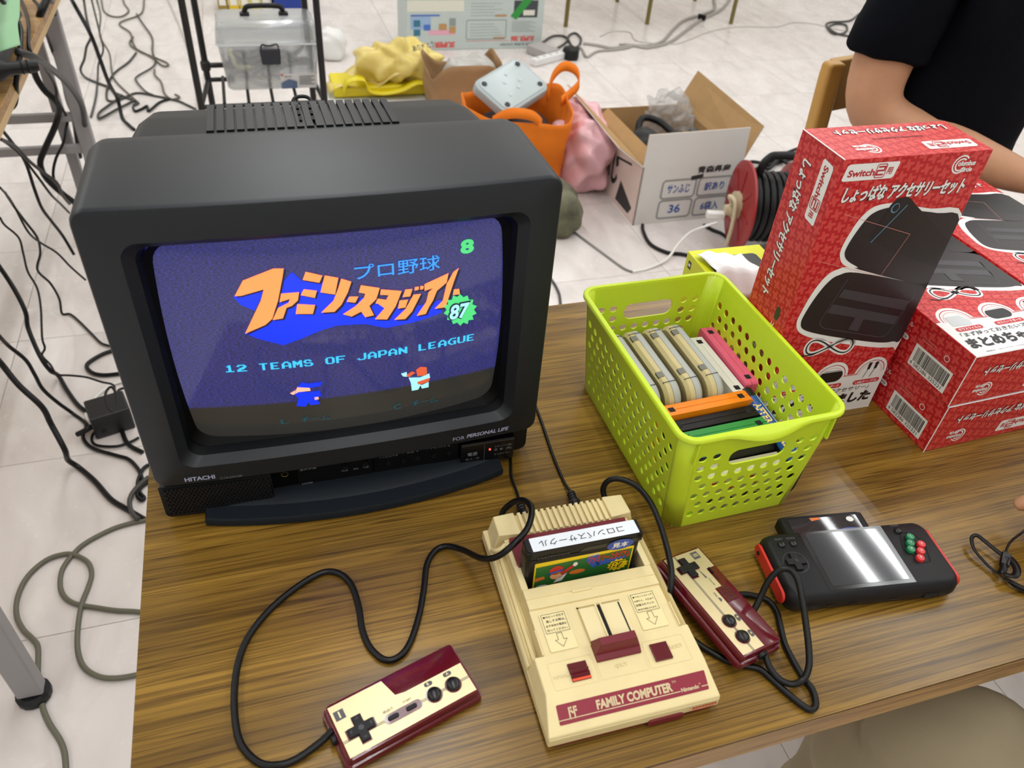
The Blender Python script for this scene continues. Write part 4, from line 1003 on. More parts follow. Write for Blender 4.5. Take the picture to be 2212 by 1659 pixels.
def rimring(d, z, grip=0):
    a, c = half(HB_); P = rrect(-a-d, -c-d, a+d, c+d, RC+d, 5, 16); out = []
    for x, y in P:
        k = max(0, 1-(abs(x)/.042)**2)**1.5 if abs(y) > c-.004 else 0
        out.append((x, y+(1 if y > 0 else -1)*k*grip*.006, z-k*grip*.006))
    return out
MB().loft([rimring(-.0016, HB_-.006), rimring(-.0018, HB_-.001), rimring(-.0008, HB_+.0005), rimring(.0022, HB_+.0008, .5), rimring(.0038, HB_-.0005, .9), rimring(.0040, HB_-.0035, 1), rimring(.0030, HB_-.0037, 1), rimring(.0026, HB_-.002, .8), rimring(.0003, HB_-.003)], False, False).o('rim', LIME, bk, smooth=50)
for sx in (-1, 1):
    for sy in (-1, 1): MB().box(sx*.0715-.001, sx*.0715+.001, sy*.1225-.0025, sy*.1225+.0025, .100, .126).o('stacking_rib', LIME, bk)

# ---------------------------------------------------------------- cartridges in the basket
SG1 = mat('cartridge_grey', (176, 179, 176), .5, bump=.03, bscale=900); SG2 = mat('cartridge_yellowed', (202, 186, 138), .5, var=.06, vscale=40)
def wide_cartridge(label, x, y, tilt, m2):
    t = thing('game_cartridge', label, 'cartridge', (x, y, TZ+.0035), rot=(0, tilt, .03), group='grey cartridges in the basket')
    def prof(i, tb):
        P = [(-.0605+i, .002), (.0605-i, .002)]; r = .022-i
        P += [(.0605-i, .058)]
        for k in range(7): a = PI/2*k/6; P.append((.0385+r*math.cos(a), .0625-.0+r*math.sin(a)*.98))
        for k in range(7): a = PI/2+PI/2*k/6; P.append((-.0385+r*math.cos(a), .0625+r*math.sin(a)*.98))
        P.append((-.0605+i, .058)); return P
    for nm, m_, a0, a1, e0, e1 in (('front_half', SG1, .0002, .0092, 0, .0035), ('back_half', m2, -.0002, -.0092, 0, .0035)):
        b = MB(); b.loft([[(a0, p[0], p[1]) for p in prof(0, 0)], [(a0+(a1-a0)*.6, p[0], p[1]) for p in prof(0, 0)], [(a1, p[0], p[1]) for p in prof(.0035, 0)]])
        if a1 < a0: b.f = [f[::-1] for f in b.f]
        b.o(nm, m_, t, smooth=35)
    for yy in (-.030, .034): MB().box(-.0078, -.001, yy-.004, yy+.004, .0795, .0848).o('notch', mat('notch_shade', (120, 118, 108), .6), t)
    for yy in (-.0425, .0425): MB().box(-.0070, .0070, yy-.0003, yy+.0003, .060, .0843).o('seam', mat('seam_dark', (96, 96, 92), .7), t)
    for k in range(6):
        MB().tube([(-.008, -.0605, .052-k*.0055), (0, -.0620, .052-k*.0055), (.008, -.0605, .052-k*.0055)], .0019, 6).o('grip_ridge', SG1, t, smooth=60)
    return t
wide_cartridge('all grey cartridge leaning at the left wall of the lime basket', .5065, .368, -.07, SG1)
wide_cartridge('second grey cartridge from the left basket wall with yellowed back half', .5320, .370, -.09, SG2)
wide_cartridge('third grey cartridge from the left basket wall with yellowed back half', .5575, .371, -.09, SG2)
wide_cartridge('grey cartridge with yellowed back half next to the white cartridge', .5825, .372, -.08, SG2)
def small_cartridge(label, loc, rot, m_, hole=True, h=.067, w_=.105, th=.0165):
    t = thing('game_cartridge', label, 'cartridge', loc, rot=rot, group='coloured cartridges in the basket')
    hw, ht = w_/2, th/2
    b = MB()
    for s in (-1, 1):
        b2 = MB(); P = [(-hw, 0), (hw, 0), (hw, h-.002), (hw-.002, h), (-hw+.002, h), (-hw, h-.002)]
        b2.prism(P, s*.0002, s*ht, 'y')
        if s < 0: b2.f = [f[::-1] for f in b2.f]
        b2.o('shell_half', m_, t, bevel=.0006)
    if hole:
        for x in (-hw+.011, hw-.011): MB().box(x-.0032, x+.0032, -.0032, .0032, h-.003, h+.0003).o('latch_hole', HOLE, t)
    return t
small_cartridge('white cartridge standing between the grey and pink cartridges', (.6030, .362, TZ+.0035), (.05, 0, PI/2+.03), mat('cartridge_white', (224, 222, 210), .5), h=.066)
small_cartridge('pink cartridge standing at the right end of the back row', (.6215, .372, TZ+.0035), (.04, 0, PI/2+.02), mat('cartridge_pink', (226, 92, 124), .45), h=.070)
small_cartridge('orange cartridge standing in front of the grey cartridges', (.5600, .2985, TZ+.0035), (-.04, 0, .05), mat('cartridge_orange', (246, 136, 14), .45), h=.070)
small_cartridge('black cartridge between the orange and green cartridges', (.5590, .2790, TZ+.0035), (-.04, 0, .05), CB, h=.066)
small_cartridge('green cartridge standing in front of the black cartridge', (.5600, .2600, TZ+.0035), (-.04, 0, .04), mat('cartridge_green', (44, 142, 62), .45), h=.067)
bc = small_cartridge('black cartridge edged with blue nearest the basket front', (.5600, .2420, TZ+.0035), (-.04, 0, .04), CB, h=.062, hole=False, w_=.098)
MB().tube([(-.047, -.0066, .0628), (.047, -.0066, .0628), (.047, -.0066, .020)], .0012, 6, sm=False).o('blue_edge', mat('edge_blue', (64, 128, 172), .4), bc)
# cartridge with blue label lying along the right wall
ab = thing('game_cartridge', 'black round edged cartridge with blue label along the right basket wall', 'cartridge', (.6185, .2635, TZ+.060), rot=(math.radians(3), 0, .03), group='coloured cartridges in the basket')
b = MB(); b.loft([[(x, y, z) for x, z in rrect(-.0095, -.046, .0095, .0095, .0094, 6)] for y in (-.052, .041)]); b.loft([[(x, y, z) for x, z in rrect(-.0085, -.046, .0085, .0082, .0083, 6)] for y in (.041, .054)], False, True)
b.o('shell', CB, ab, smooth=40)
BLB = mat('label_royal_blue', (36, 82, 148), .35)
def rollfn(u, v, e):    # label wraps over the round edge
    a = v; r = .0096+e
    return V((r*math.sin(a), .040-u, .0+r*math.cos(a)))
rf = Fr((0, 0, 0), (1, 0, 0), (0, 1, 0), ab, .0002, fn=rollfn)
n = 10
mo('label', [rollfn(u, -1.3+2.9*i/n, .0001) for u in (0, .088) for i in range(n+1)], [(i, i+1, n+2+i, n+1+i) for i in range(n)], BLB, ab, smooth=60)
rf.patch([(0, .28), (.088, .28), (.088, .36), (0, .36)], LWH, 'label_line', 2)
rf.text('アフターバーナー', .004, .55, LWH, w=.074, h=.75, bold=.03, k=2); rf.text('AFTER BURNER', .010, -.75, mat('letter_sand', (238, 206, 120), .4), w=.070, h=.75, bold=.05, shear=.1, k=2)
fcart = small_cartridge('white cartridge with red print lying low behind the basket front grip', (.5680, .2245, TZ+.0035), (-.05, 0, .02), mat('cartridge_ivory', (226, 218, 184), .5), hole=False, h=.052, w_=.098)
cf2 = Fr((0, -.0083, 0), (1, 0, 0), (0, 0, 1), fcart, .0002)
cf2.patch([(-.044, .004), (.044, .004), (.044, .046), (-.044, .046)], mat('label_ivory', (236, 226, 190), .4), 'label'); cf2.text('ファミ', -.040, .030, LRD, w=.055, h=.014, bold=.06, k=2); cf2.text('GAME', -.038, .010, INK, w=.06, h=.012, bold=.02, k=2)

# ================================================================== yellow-green tissue carton
YG = mat('carton_yellow', (222, 226, 36), .45)
ty = thing('tissue_box', 'yellow green carton with white tissue showing behind the basket', 'box', (.678, .5245, TZ), -.01)
TW, TD, TH = .1085, .060, .075
b = MB(); b.box(0, TW, 0, TD, 0, TH); b.o('carton', YG, ty, bevel=.0008)
tyf = Fr((0, 0, TH), (1, 0, 0), (0, 1, 0), ty, .0002)
tyf.patch(rrect(.012, -.0, .090, .040, .006), mat('carton_slot', (70, 72, 70), .6), 'opening')
random.seed(11)
def tis(u, v):
    x = .013+.066*u-.012*v; y = -.020+.062*v+.004*math.sin(u*5)
    return V((x, y, TH+.002+.007*math.sin(v*2.6)*(.5+.5*math.sin(u*4+1))+.0015*math.sin(u*17+v*9)+(.0 if v > .3 else (v-.3)*.10)))
MB().grid(tis, 22, 16).o('tissue', mat('tissue_white', (240, 242, 242), .8), ty, smooth=80, solid=.0004)
tyl = Fr((0, TD, 0), (0, -1, 0), (0, 0, 1), ty, .0002)
tyl.patch([(.008, .055), (.016, .055), (.016, .066), (.008, .066)], RBK, 'maker_mark'); tyl.patch([(.0095, .0585), (.0145, .0585), (.0145, .0625), (.0095, .0625)], RW, 'maker_mark', 2)

# ================================================================== floor things behind the table
def wob(p, s, a):
    return a*(math.sin(p.x*s*1.7+p.y*s*1.1+1.3)+math.sin(p.y*s*2.3-p.z*s*1.9+.4)+.7*math.sin(p.z*s*3.1+p.x*s*2.7)+.5*math.sin((p.x+p.y)*s*5.3+p.z*s*4.1))/3
def blob(c, r, m, name, parent=None, s=9, a=.02, nu=36, nv=22, power=.75, crease=0):
    """crumpled sack: flattened foot, puckered skin"""
    def fn(u, v):
        th = 2*PI*u; ph = PI*(v-.5)
        sg = lambda t, e: math.copysign(abs(t)**e, t)
        p = V((r[0]*sg(math.cos(ph), power)*sg(math.cos(th), power), r[1]*sg(math.cos(ph), power)*sg(math.sin(th), power), r[2]*sg(math.sin(ph), power)))
        n = p.normalized()
        q = p+V(c)
        d = wob(q, s, a)
        if crease:
            for kx, ky, kz, f0 in ((1.9, .7, 1.1, .3), (-.8, 1.7, 1.3, 1.1), (.5, -1.4, 2.1, 2.2), (2.4, 1.8, -.9, .7), (-2.1, .4, 2.6, 1.9)):
                d -= crease*.5*(abs(math.sin((q.x*kx+q.y*ky+q.z*kz)*s*1.15+f0+.9*math.sin(q.z*s*.9+f0)))-.5)
        q = q+n*d
        q.z = max(q.z, .003)
        return q
    return MB().grid(fn, nu, nv).o(name, m, parent, smooth=180)
# --- white apple carton, flaps open
KRAFT = mat('kraft_board', (176, 140, 92), .75, var=.05, vscale=20); KRAFTW = mat('white_board', (216, 214, 210), .55, var=.02, vscale=8)
ap = thing('cardboard_box', 'open white cardboard box with brown inside and blue handwriting on the floor', 'box', (1.328, 1.945, 0), .012)
AW, AD, AH = .375, .50, .212
def board(p, name, m_out, m_in=None, t=.005):
    """flat cardboard panel given by four corners, outer face first; inner sheet set back by the board thickness"""
    n = (V(p[1])-V(p[0])).cross(V(p[3])-V(p[0])).normalized(); q = [V(x)-n*t*.5 for x in p]; r = [V(x)-n*t for x in p]
    MB().hexa([q[0], q[1], q[2], q[3], p[0], p[1], p[2], p[3]]).o(name, m_out, ap)
    MB().hexa([r[0], r[1], r[2], r[3], q[0], q[1], q[2], q[3]]).o(name+'_lining', m_in or KRAFT, ap)
board([(0, 0, 0), (AW, 0, 0), (AW, 0, AH), (0, 0, AH)], 'front_panel', KRAFTW)
board([(AW, 0, 0), (AW, AD, 0), (AW, AD, AH), (AW, 0, AH)], 'right_panel', KRAFTW)
board([(0, AD, 0), (0, 0, 0), (0, 0, AH), (0, AD, AH)], 'left_panel', mat('pinkish_board', (222, 202, 194), .55))
board([(AW, AD, 0), (0, AD, 0), (0, AD, AH), (AW, AD, AH)], 'back_panel', KRAFTW)
board([(0, 0, AH), (AW, 0, AH), (AW-.005, .004, AH+.112), (.004, .004, AH+.108)], 'front_flap', KRAFTW)
board([(AW, 0, AH), (AW, AD, AH), (AW+.055, AD-.01, AH+.125), (AW+.06, .02, AH+.105)], 'right_flap', KRAFTW)
board([(0, AD, AH), (0, 0, AH), (-.070, .06, AH+.045), (-.075, AD+.04, AH+.075)], 'left_flap', KRAFTW)
board([(.012, .02, AH-.03), (.06, .02, AH+.02), (.06, AD-.05, AH+.02), (.012, AD-.05, AH-.03)], 'inner_flap', KRAFT)
MB().box(.005, AW-.005, .005, AD-.005, .002, .006).o('bottom_panel', KRAFT, ap)
af = Fr((0, 0, 0), (1, 0, 0), (0, 0, 1), ap, .0006)
INKB = mat('carton_ink', (44, 44, 46), .6); INKG = mat('carton_grey', (150, 150, 148), .6); PENB = mat('blue_pen', (52, 82, 158), .6)
af.text('青森県産', .205, .176, INKB, w=.125, h=.026, bold=.03); af.line([(.187, .160), (.232, .166)], .016, INKB, 'blackout')
for x, y, s, w_ in ((.085, .092, 'サンふじ', .085), (.222, .092, '訳あり', .075), (.085, .018, '36', .045), (.222, .018, '6袋入', .070)):
    af.line(rrect(x, y, x+.125, y+.066, .012), .007, INKG, 'label_frame', close=True); af.text(s, x+.062, y+.018, PENB, w=w_, h=.032, bold=.02, al='c')
lf4 = Fr((0, AD, 0), (0, -1, 0), (0, 0, 1), ap, .0006)
lf4.text('ふじ', .20, .06, INKB, w=.13, h=.11, bold=.04); lf4.patch([(.34, .02), (.45, .02), (.47, .05), (.36, .10)], INKB, 'apple_print'); lf4.line([(.30, .16), (.42, .185)], .008, INKB, 'rule')
# things in the carton
BAGC = mat('clear_bag', (222, 226, 228), .12, trans=.5, alpha=.38)
hs = thing('headset', 'black headset and cables filling the open white box', 'headset', (1.46, 2.11, .006))
blob((-.02, .03, .115), (.075, .11, .115), BLKP, 'ear_shell', hs, 22, .012); blob((.115, .02, .105), (.07, .12, .11), BLK, 'ear_shell', hs, 25, .014)
MB().tube([(-.03, .10, .17), (.0, .16, .23), (.07, .15, .22), (.11, .06, .19)], .012, 8).o('headband', BLKP, hs, smooth=60)
MB().tube([(.02, .0, .19), (.06, -.03, .23), (.12, .0, .215), (.15, .04, .19), (.11, .09, .20)], .005, 6).o('cable', BLKP, hs, smooth=60)
rm = thing('gamepad_stick', 'black stick with red tip standing in the open white box', 'controller', (1.612, 2.20, .10), rot=(.2, .1, 0))
MB().lathe([(.010, 0), (.019, .004), (.020, .10), (.017, .13), (.006, .136)], n=18).o('grip', mat('dark_grey_plastic', (52, 54, 60), .4), rm, smooth=40)
MB().lathe([(.010, .0), (.012, -.004), (.006, -.008)], (0, -.012), 12).o('red_tip', mat('red_tip', (196, 44, 36), .4), rm, smooth=50)
cb = blob((1.60, 2.32, .175), (.085, .085, .135), BAGC, 'plastic_bag', None, 22, .02, 72, 48, crease=.022)
tag(cb, 'crumpled clear plastic bag sticking out of the open white box', 'bag')
# --- cable reel
rl = thing('cable_reel', 'red cable reel with black handle standing beside the white box', 'cable reel', (1.60, 1.76, 0), -.26)
REDR = mat('reel_red', (150, 34, 36), .4, var=.06, vscale=25)
for k, x in enumerate((0, .155)):
    rr = MB().lathe([(.03, x-.008), (.125, x-.008), (.142, x-.004), (.142, x+.004), (.125, x+.008), (.03, x+.008)], (0, .15), 36, 'x').o('flange', REDR, rl, smooth=40)
    for q in range(8):
        a = 2*PI*q/8; MB().box(-.0015, .0015, .045, .118, -.004, .004).xf(Matrix.Translation((x-.009, 0, .15)) @ Matrix.Rotation(a, 4, 'X')).o('flange_rib', REDR, rr)
MB().cyl((0, .15), .10, .012, .145, 28, ax='x').o('wound_cable', BLKP, rl, smooth=40)
for k in range(6): MB().tube([(.025+k*.022, .105*math.cos(a), .15+.105*math.sin(a)) for a in [2*PI*i/20 for i in range(21)]], .009, 6, k=1).o('cable_turn', BLKP, rl, smooth=60)
MB().tube([(.03, .06, .0), (.03, .0, .26), (.05, .0, .315), (.08, 0, .325), (.13, 0, .325), (.155, .0, .315), (.17, .0, .26), (.17, .06, .0)], .013, 8).o('handle', BLKP, rl, smooth=60)
MB().cyl((0, .15), .045, -.022, -.006, 20, ax='x').o('socket_plate', mat('socket_cream', (206, 192, 160), .4), rl, smooth=40)
MB().cyl((-.005, .135), .017, -.05, -.02, 14, r2=.02, ax='x').o('plug', MATS['socket_cream'], rl, smooth=40)
MB().box(-.105, -.045, -.020, .006, .105, .128).o('charger', mat('charger_white', (232, 232, 228), .4), rl, bevel=.005)
MB().tube([(-.03, -.01, .16), (-.05, -.02, .19), (-.035, -.05, .18), (-.03, -.06, .10), (-.028, -.05, .03)], .007, 7).o('lead', MATS['socket_cream'], rl, smooth=60)
MB().box(.168, .30, -.12, .10, .0, .19).o('stand_foot', BLKP, rl, bevel=.02)
# --- tote bag, grey device, pink bag, camouflage bag
OR = mat('orange_cloth', (232, 122, 10), .8, var=.06, vscale=14, bump=.15, bscale=600)
tt = thing('tote_bag', 'bright orange cloth tote bag standing open behind the television', 'bag', (1.01, 2.34, 0), -.12)
def tote(u, v):
    th = 2*PI*u; z = .004+.285*v
    a, c = .165+.02*v, .125+.035*v
    sg = lambda t, e: math.copysign(abs(t)**e, t)
    p = V((a*sg(math.cos(th), .45), c*sg(math.sin(th), .45), z)); d = wob(p, 16, .012)*(1-.4*v)
    p += V((math.cos(th), math.sin(th), 0))*d; p.z += .02*math.sin(th*2+.5)*v
    return p
MB().grid(tote, 48, 14).o('bag_body', OR, tt, smooth=180, solid=.003)
MB().box(-.13, .13, -.10, .10, .004, .008).o('bag_bottom', OR, tt)
for s, pts in (('h', [(.13, .10, .27), (.15, .13, .33), (.19, .14, .365), (.23, .11, .36), (.235, .07, .33), (.20, .05, .30), (.165, .02, .285)]), ('h', [(-.10, -.12, .27), (-.05, -.15, .31), (.02, -.155, .305), (.06, -.14, .27)])):
    sp_ = spline(pts, 6); MB().add([p+V((0, dy*.006, dz)) for p in sp_ for dy, dz in ((-1, -.016), (1, .016))], [(2*i, 2*i+1, 2*i+3, 2*i+2) for i in range(len(sp_)-1)]).o('bag_handle', OR, tt, smooth=60, solid=.004)
blob((.0, .0, .16), (.13, .10, .10), mat('dark_cloth', (40, 32, 34), .8), 'contents', tt, 20, .015)
gd = thing('game_console', 'pale grey console turned bottom up on the orange tote bag', 'game console', (1.0, 2.385, .320), rot=(math.radians(24), math.radians(-8), .62))
GD = mat('pale_grey_plastic', (166, 178, 180), .4); GDD = mat('rubber_foot', (52, 56, 58), .7)
rbox(-.125, .125, -.085, .085, -.02, .018, .035, 6, .008).o('case', GD, gd, smooth=40)
rbox(-.112, .112, -.073, .073, .0175, .0205, .028, 6, .002).o('bottom_plate', mat('pale_plate', (182, 194, 195), .35), gd, smooth=40)
for x in (-.092, .092):
    for y in (-.054, .054): MB().cyl((x, y), .0095, .02, .024, 14).o('rubber_foot', GDD, gd)
for x, y in ((-.02, .02), (.015, .045), (.04, .0), (-.045, -.03), (.01, -.02)): MB().lathe([(.006, .0203), (.007, .0222), (.004, .0222)], (x, y), 14).o('screw_post', MATS['pale_plate'], gd)
PK = mat('pink_film', (240, 188, 194), .3, var=.1, vscale=12, trans=.1)
tag(blob((1.265, 2.335, .125), (.095, .20, .135), PK, 'plastic_bag', None, 14, .035, 84, 52, crease=.02), 'crumpled pink plastic bag between the orange tote and the white box', 'bag')
CAMO = mat('camo_cloth', (98, 98, 78), .85, var=.5, vscale=18)
tag(blob((1.055, 1.985, .075), (.075, .10, .08), CAMO, 'cloth_bag', None, 16, .02), 'dark olive camouflage cloth bag hidden beside the television', 'bag')
# --- yellow bags and paper bag
YB = mat('pale_yellow_film', (234, 212, 120), .3, var=.06, vscale=10, trans=.15); YC = mat('yellow_band', (224, 206, 22), .45)
wbx = rbox(.42, .985, 3.03, 3.27, .0, .05, .01, 3, .003).o('flat_carton', mat('pale_carton', (206, 210, 206), .5), None, smooth=40); tag(wbx, 'flat pale grey carton lying under the yellow bag', 'box')
yb = thing('plastic_bag', 'pale yellow plastic bag heaped over a bright yellow strap', 'bag', (0, 0, .052))
blob((.74, 3.16, .10), (.19, .10, .085), YB, 'bag_body', yb, 13, .035, 84, 52, crease=.03)
def drape(u, v):
    x = .44+.34*u; y = 3.06+.17*v; return V((x, y, .02+.10*u*(.6+.4*v)+.02*math.sin(u*9+v*4)))
MB().grid(drape, 20, 10).o('bag_tail', YB, yb, smooth=180, solid=.002)
for pts in ([(.50, 3.05, .03), (.52, 3.04, .075), (.58, 3.045, .08), (.60, 3.05, .035), (.66, 3.05, .02), (.74, 3.04, .035), (.80, 3.04, .06), (.86, 3.05, .05)],):
    sp_ = spline(pts, 6); MB().add([p+V((0, d, .0)) for p in sp_ for d in (-.03, .03)], [(2*i, 2*i+1, 2*i+3, 2*i+2) for i in range(len(sp_)-1)]).o('strap', YC, yb, smooth=180, solid=.006)
MB().box(.46, .93, 3.06, 3.24, .0, .045).o('yellow_wrap', YC, yb, bevel=.01)
yf = Fr((.80, 3.10, .165), (1, .3, .1), (-.2, .7, .7), yb, .002); yf.text('ありがとう', 0, 0, INKB, w=.10, h=.025, bold=.02)
pb = thing('paper_bag', 'brown paper bag with bubble wrap lying open behind the orange tote', 'bag', (0, 0, 0))
KP = mat('brown_paper', (158, 124, 86), .8, var=.08, vscale=12)
def paper(u, v):
    th = 2*PI*u; sg = lambda t, e: math.copysign(abs(t)**e, t)
    p = V((.97+(.13+.03*v)*sg(math.cos(th), .4), 2.93+(.085+.03*v)*sg(math.sin(th), .4), .004+.22*v)); p += V((math.cos(th), math.sin(th), 0))*wob(p, 20, .012); p.z += .03*math.sin(th*3)*v*v
    return p
MB().grid(paper, 44, 10).o('bag_body', KP, pb, smooth=50, solid=.002)
blob((.99, 2.92, .15), (.10, .07, .10), mat('bubble_wrap', (206, 204, 198), .25, trans=.3, bump=.8, bscale=120), 'bubble_wrap', pb, 20, .02)
# --- big printed carton, upside down
pc = thing('console_carton', 'large pale grey printed carton standing upside down on the floor', 'box', (.90, 3.78, 0), -.012)
PCM = mat('pale_blue_grey_board', (190, 202, 198), .5, var=.02, vscale=20)
MB().box(0, .70, 0, .26, 0, .42).o('carton', PCM, pc, bevel=.004)
pcf = Fr((.70, 0, .42), (-1, 0, 0), (0, 0, -1), pc, .0006)        # its own upright frame: print reads upside down
U = lambda x: .70-x/1000.; Vv = lambda z: .42-z/1000.
def pcr(x0, x1, z0, z1, m_, k=1, nm='picture'): pcf.patch([(U(x1), Vv(z1)), (U(x0), Vv(z1)), (U(x0), Vv(z0)), (U(x1), Vv(z0))], m_, nm, k)
P_BL = mat('carton_blue', (70, 110, 190), .5); P_PK = mat('carton_pink', (226, 168, 188), .5); P_TL = mat('carton_teal', (56, 116, 140), .5); P_OC = mat('carton_ochre', (186, 144, 92), .5); P_DG = mat('carton_charcoal', (62, 66, 72), .5); P_RD = mat('carton_red', (214, 84, 78), .5); P_LN = mat('carton_line', (140, 150, 148), .5); P_CR = mat('carton_cream', (222, 222, 208), .5); P_LB = mat('carton_pale_blue', (150, 178, 214), .5)
pcr(5, 285, 182, 232, P_CR); pcr(20, 165, 160, 168, P_BL); pcr(20, 120, 100, 158, P_LB); pcr(35, 68, 112, 143, P_TL, 2); pcr(35, 68, 70, 100, P_TL, 2); pcr(85, 118, 95, 122, P_BL, 2); pcr(110, 245, 72, 96, P_PK); pcr(160, 200, 95, 125, P_OC, 2); pcr(213, 245, 115, 150, P_LN, 2); pcr(213, 245, 80, 112, P_OC, 2)
pcr(540, 665, 150, 230, P_DG); pcr(590, 650, 160, 185, P_CR, 2); pcr(445, 505, 155, 165, P_OC); pcr(440, 500, 48, 58, P_OC)
pcf.line([(U(a), Vv(z)) for a, z in rrect(300, 50, 505, 140, 8)], .004, P_LN, 'diagram_frame', close=True)
for k in range(5): pcf.line([(U(320), Vv(65+k*14)), (U(490-k*12), Vv(68+k*13))], .002, P_LN, 'diagram_line')
for k in range(8): pcr(535, 660-(k % 3)*15, 82+k*7, 84+k*7, P_LN, 1, 'fine_print')
for k in range(5): pcr(320, 480-(k % 2)*40, 160+k*14, 162+k*14, P_LN, 1, 'fine_print')
pcr(300, 520, 40, 42, P_RD, 1, 'rule'); pcr(30, 245, 12, 14, P_RD, 1, 'rule')
pcf.text('SUPER 386', U(658), Vv(62), P_RD, w=.125, h=.026, bold=.04, shear=.15); pcf.text('SUPER', U(243), Vv(40), P_RD, w=.105, h=.026, bold=.05, shear=.15); pcf.text('FOR SUPER SYSTEM', U(650), Vv(28), P_DG, w=.17, h=.012)
pcf.patch([(U(525), Vv(158)), (U(555), Vv(140)), (U(640), Vv(240)), (U(590), Vv(240))], mat('green_tape', (44, 146, 60), .5), 'green_tape', 4)
# --- far table legs, power strip, brick, small white thing
ft = thing('far_table', 'far table on thin olive brown legs behind the carton', 'table', (1.6, 4.08, 0))
OLV = mat('olive_leg', (112, 100, 44), .4)
rbox(0, 1.5, 0, .55, .68, .70, .01, 3).o('table_top', EDGEW, ft)
for x, y in ((.257, .03), (.764, .05), (1.3, .03), (.257, .5), (.764, .5), (1.3, .5)): MB().cyl((x, y), .012, 0, .68, 12).o('leg', OLV, ft, smooth=40)
ps = thing('power_strip', 'long white power strip lying behind the grey console', 'power strip', (1.47, 3.51, 0), .48)
MB().box(0, .27, -.02, .02, 0, .035).o('strip_body', mat('strip_white', (226, 226, 224), .4), ps, bevel=.006)
for k in range(5): MB().box(.03+k*.045, .036+k*.045, -.008, .008, .034, .0355).o('socket_slot', P_DG, ps)
pbk = MB().lathe([(.03, 0), (.045, .004), (.045, .05), (.03, .056)], (1.70, 3.60), 6).o('power_adapter', BLKP); tag(pbk, 'black six sided power adapter on the far floor', 'adapter')
ga = MB().box(-.05, .05, -.07, .07, 0, .045).xf(Matrix.Translation((1.57, 3.66, 0)) @ Matrix.Rotation(.5, 4, 'Z')).o('power_adapter', mat('grey_adapter', (170, 164, 162), .5), bevel=.008); tag(ga, 'grey power adapter beside the printed carton', 'adapter')
sg_ = blob((.535, 3.72, .06), (.06, .07, .065), mat('white_film', (228, 228, 226), .5), 'plastic_bag', None, 18, .02); tag(sg_, 'small white plastic bag on the floor behind the rack', 'bag')
# --- black adapter box on the floor left of the table
ad = thing('adapter_box', 'black cube shaped power adapter on the floor left of the table', 'adapter', (-.262, 1.285, 0), .28)
MB().box(-.042, .042, -.036, .036, 0, .062).o('case', mat('adapter_black', (26, 27, 31), .4), ad, bevel=.004); MB().cyl((-.022, .02), .006, -.0365, -.035, 12, ax='y').o('socket', HOLE, ad)
MB().tube([(-.042, -.02, .03), (-.058, -.025, .028), (-.075, -.02, .02)], .006, 8).o('strain_relief', BLKP, ad)
# ================================================================== black rack with clear toolbox
RK = mat('rack_black', (16, 16, 17), .4)
rk = thing('wire_rack', 'black tubular rack with wire shelf behind the television', 'rack', (0, 0, 0))
for x, y in ((-.016, 2.42), (.369, 2.42), (.006, 2.66), (.350, 2.66)): MB().cyl((x, y), .0105, 0, 1.02, 12).o('post', RK, rk, smooth=40)
for z in (.293, .98):
    for (a, c) in (((-.016, 2.42), (.369, 2.42)), ((.006, 2.66), (.35, 2.66)), ((-.016, 2.42), (.006, 2.66)), ((.369, 2.42), (.35, 2.66))): MB().tube([(a[0], a[1], z-.006), (c[0], c[1], z-.006)], .008, 8, sm=False).o('rail', RK, rk, smooth=60)
for x in (.055, .13, .205, .28): MB().tube([(x, 2.42, .295), (x, 2.66, .295)], .0055, 7, sm=False).o('shelf_wire', RK, rk, smooth=60)
MB().tube([(.006, 2.66, .335), (.35, 2.66, .335)], .009, 8, sm=False).o('back_rail', RK, rk, smooth=60); MB().lathe([(.015, .32), (.016, .33), (.016, .345), (.012, .352)], (.006, 2.66), 12).o('joint', RK, rk)
CLR = mat('clear_plastic', (226, 232, 234), .12, trans=.75, alpha=.55); CLRE = mat('clear_edge', (236, 240, 242), .15, alpha=.75)
tx = thing('clear_toolbox', 'clear plastic toolbox with black handle and latch on the wire rack', 'toolbox', (.060, 2.495, .302))
def cring(d, z, w_=.31, dp=.17): return [(x, y, z) for x, y in rrect(d, d, w_-d, dp-d, .018, 4)]
MB().loft([cring(.018, .0), cring(.012, .006), cring(.0, .148)], True, False).o('tub', CLR, tx, smooth=50, solid=.003)
MB().loft([cring(-.004, .146), cring(-.004, .156), cring(.0, .158), cring(.002, .198), cring(.012, .212), cring(.022, .214)], False, True).o('lid', CLR, tx, smooth=50, solid=.003)
MB().loft([cring(-.006, .146), cring(-.006, .151)], False, False).o('lid_rim', CLRE, tx, solid=.004)
MB().tube([(.095, .085, .214), (.098, .085, .230), (.115, .085, .240), (.195, .085, .240), (.212, .085, .230), (.215, .085, .214)], .008, 8).o('handle', BLKP, tx, smooth=60)
for x in (.095, .215): MB().box(x-.015, x+.015, .072, .098, .212, .222).o('handle_foot', BLKP, tx, bevel=.003)
MB().hexa([(.128, -.012, .088), (.186, -.012, .088), (.186, .002, .088), (.128, .002, .088), (.124, -.008, .135), (.190, -.008, .135), (.190, .002, .135), (.124, .002, .135)]).o('latch', mat('latch_navy', (34, 38, 48), .4), tx, bevel=.003)
MB().tube([(.13, -.006, .135), (.135, -.007, .150), (.155, -.008, .146), (.18, -.007, .150), (.185, -.006, .135)], .0025, 6).o('latch_wire', BLKP, tx)
xf = Fr((0, .0, 0), (1, 0, .0), (0, -.085, .148), tx, .002)
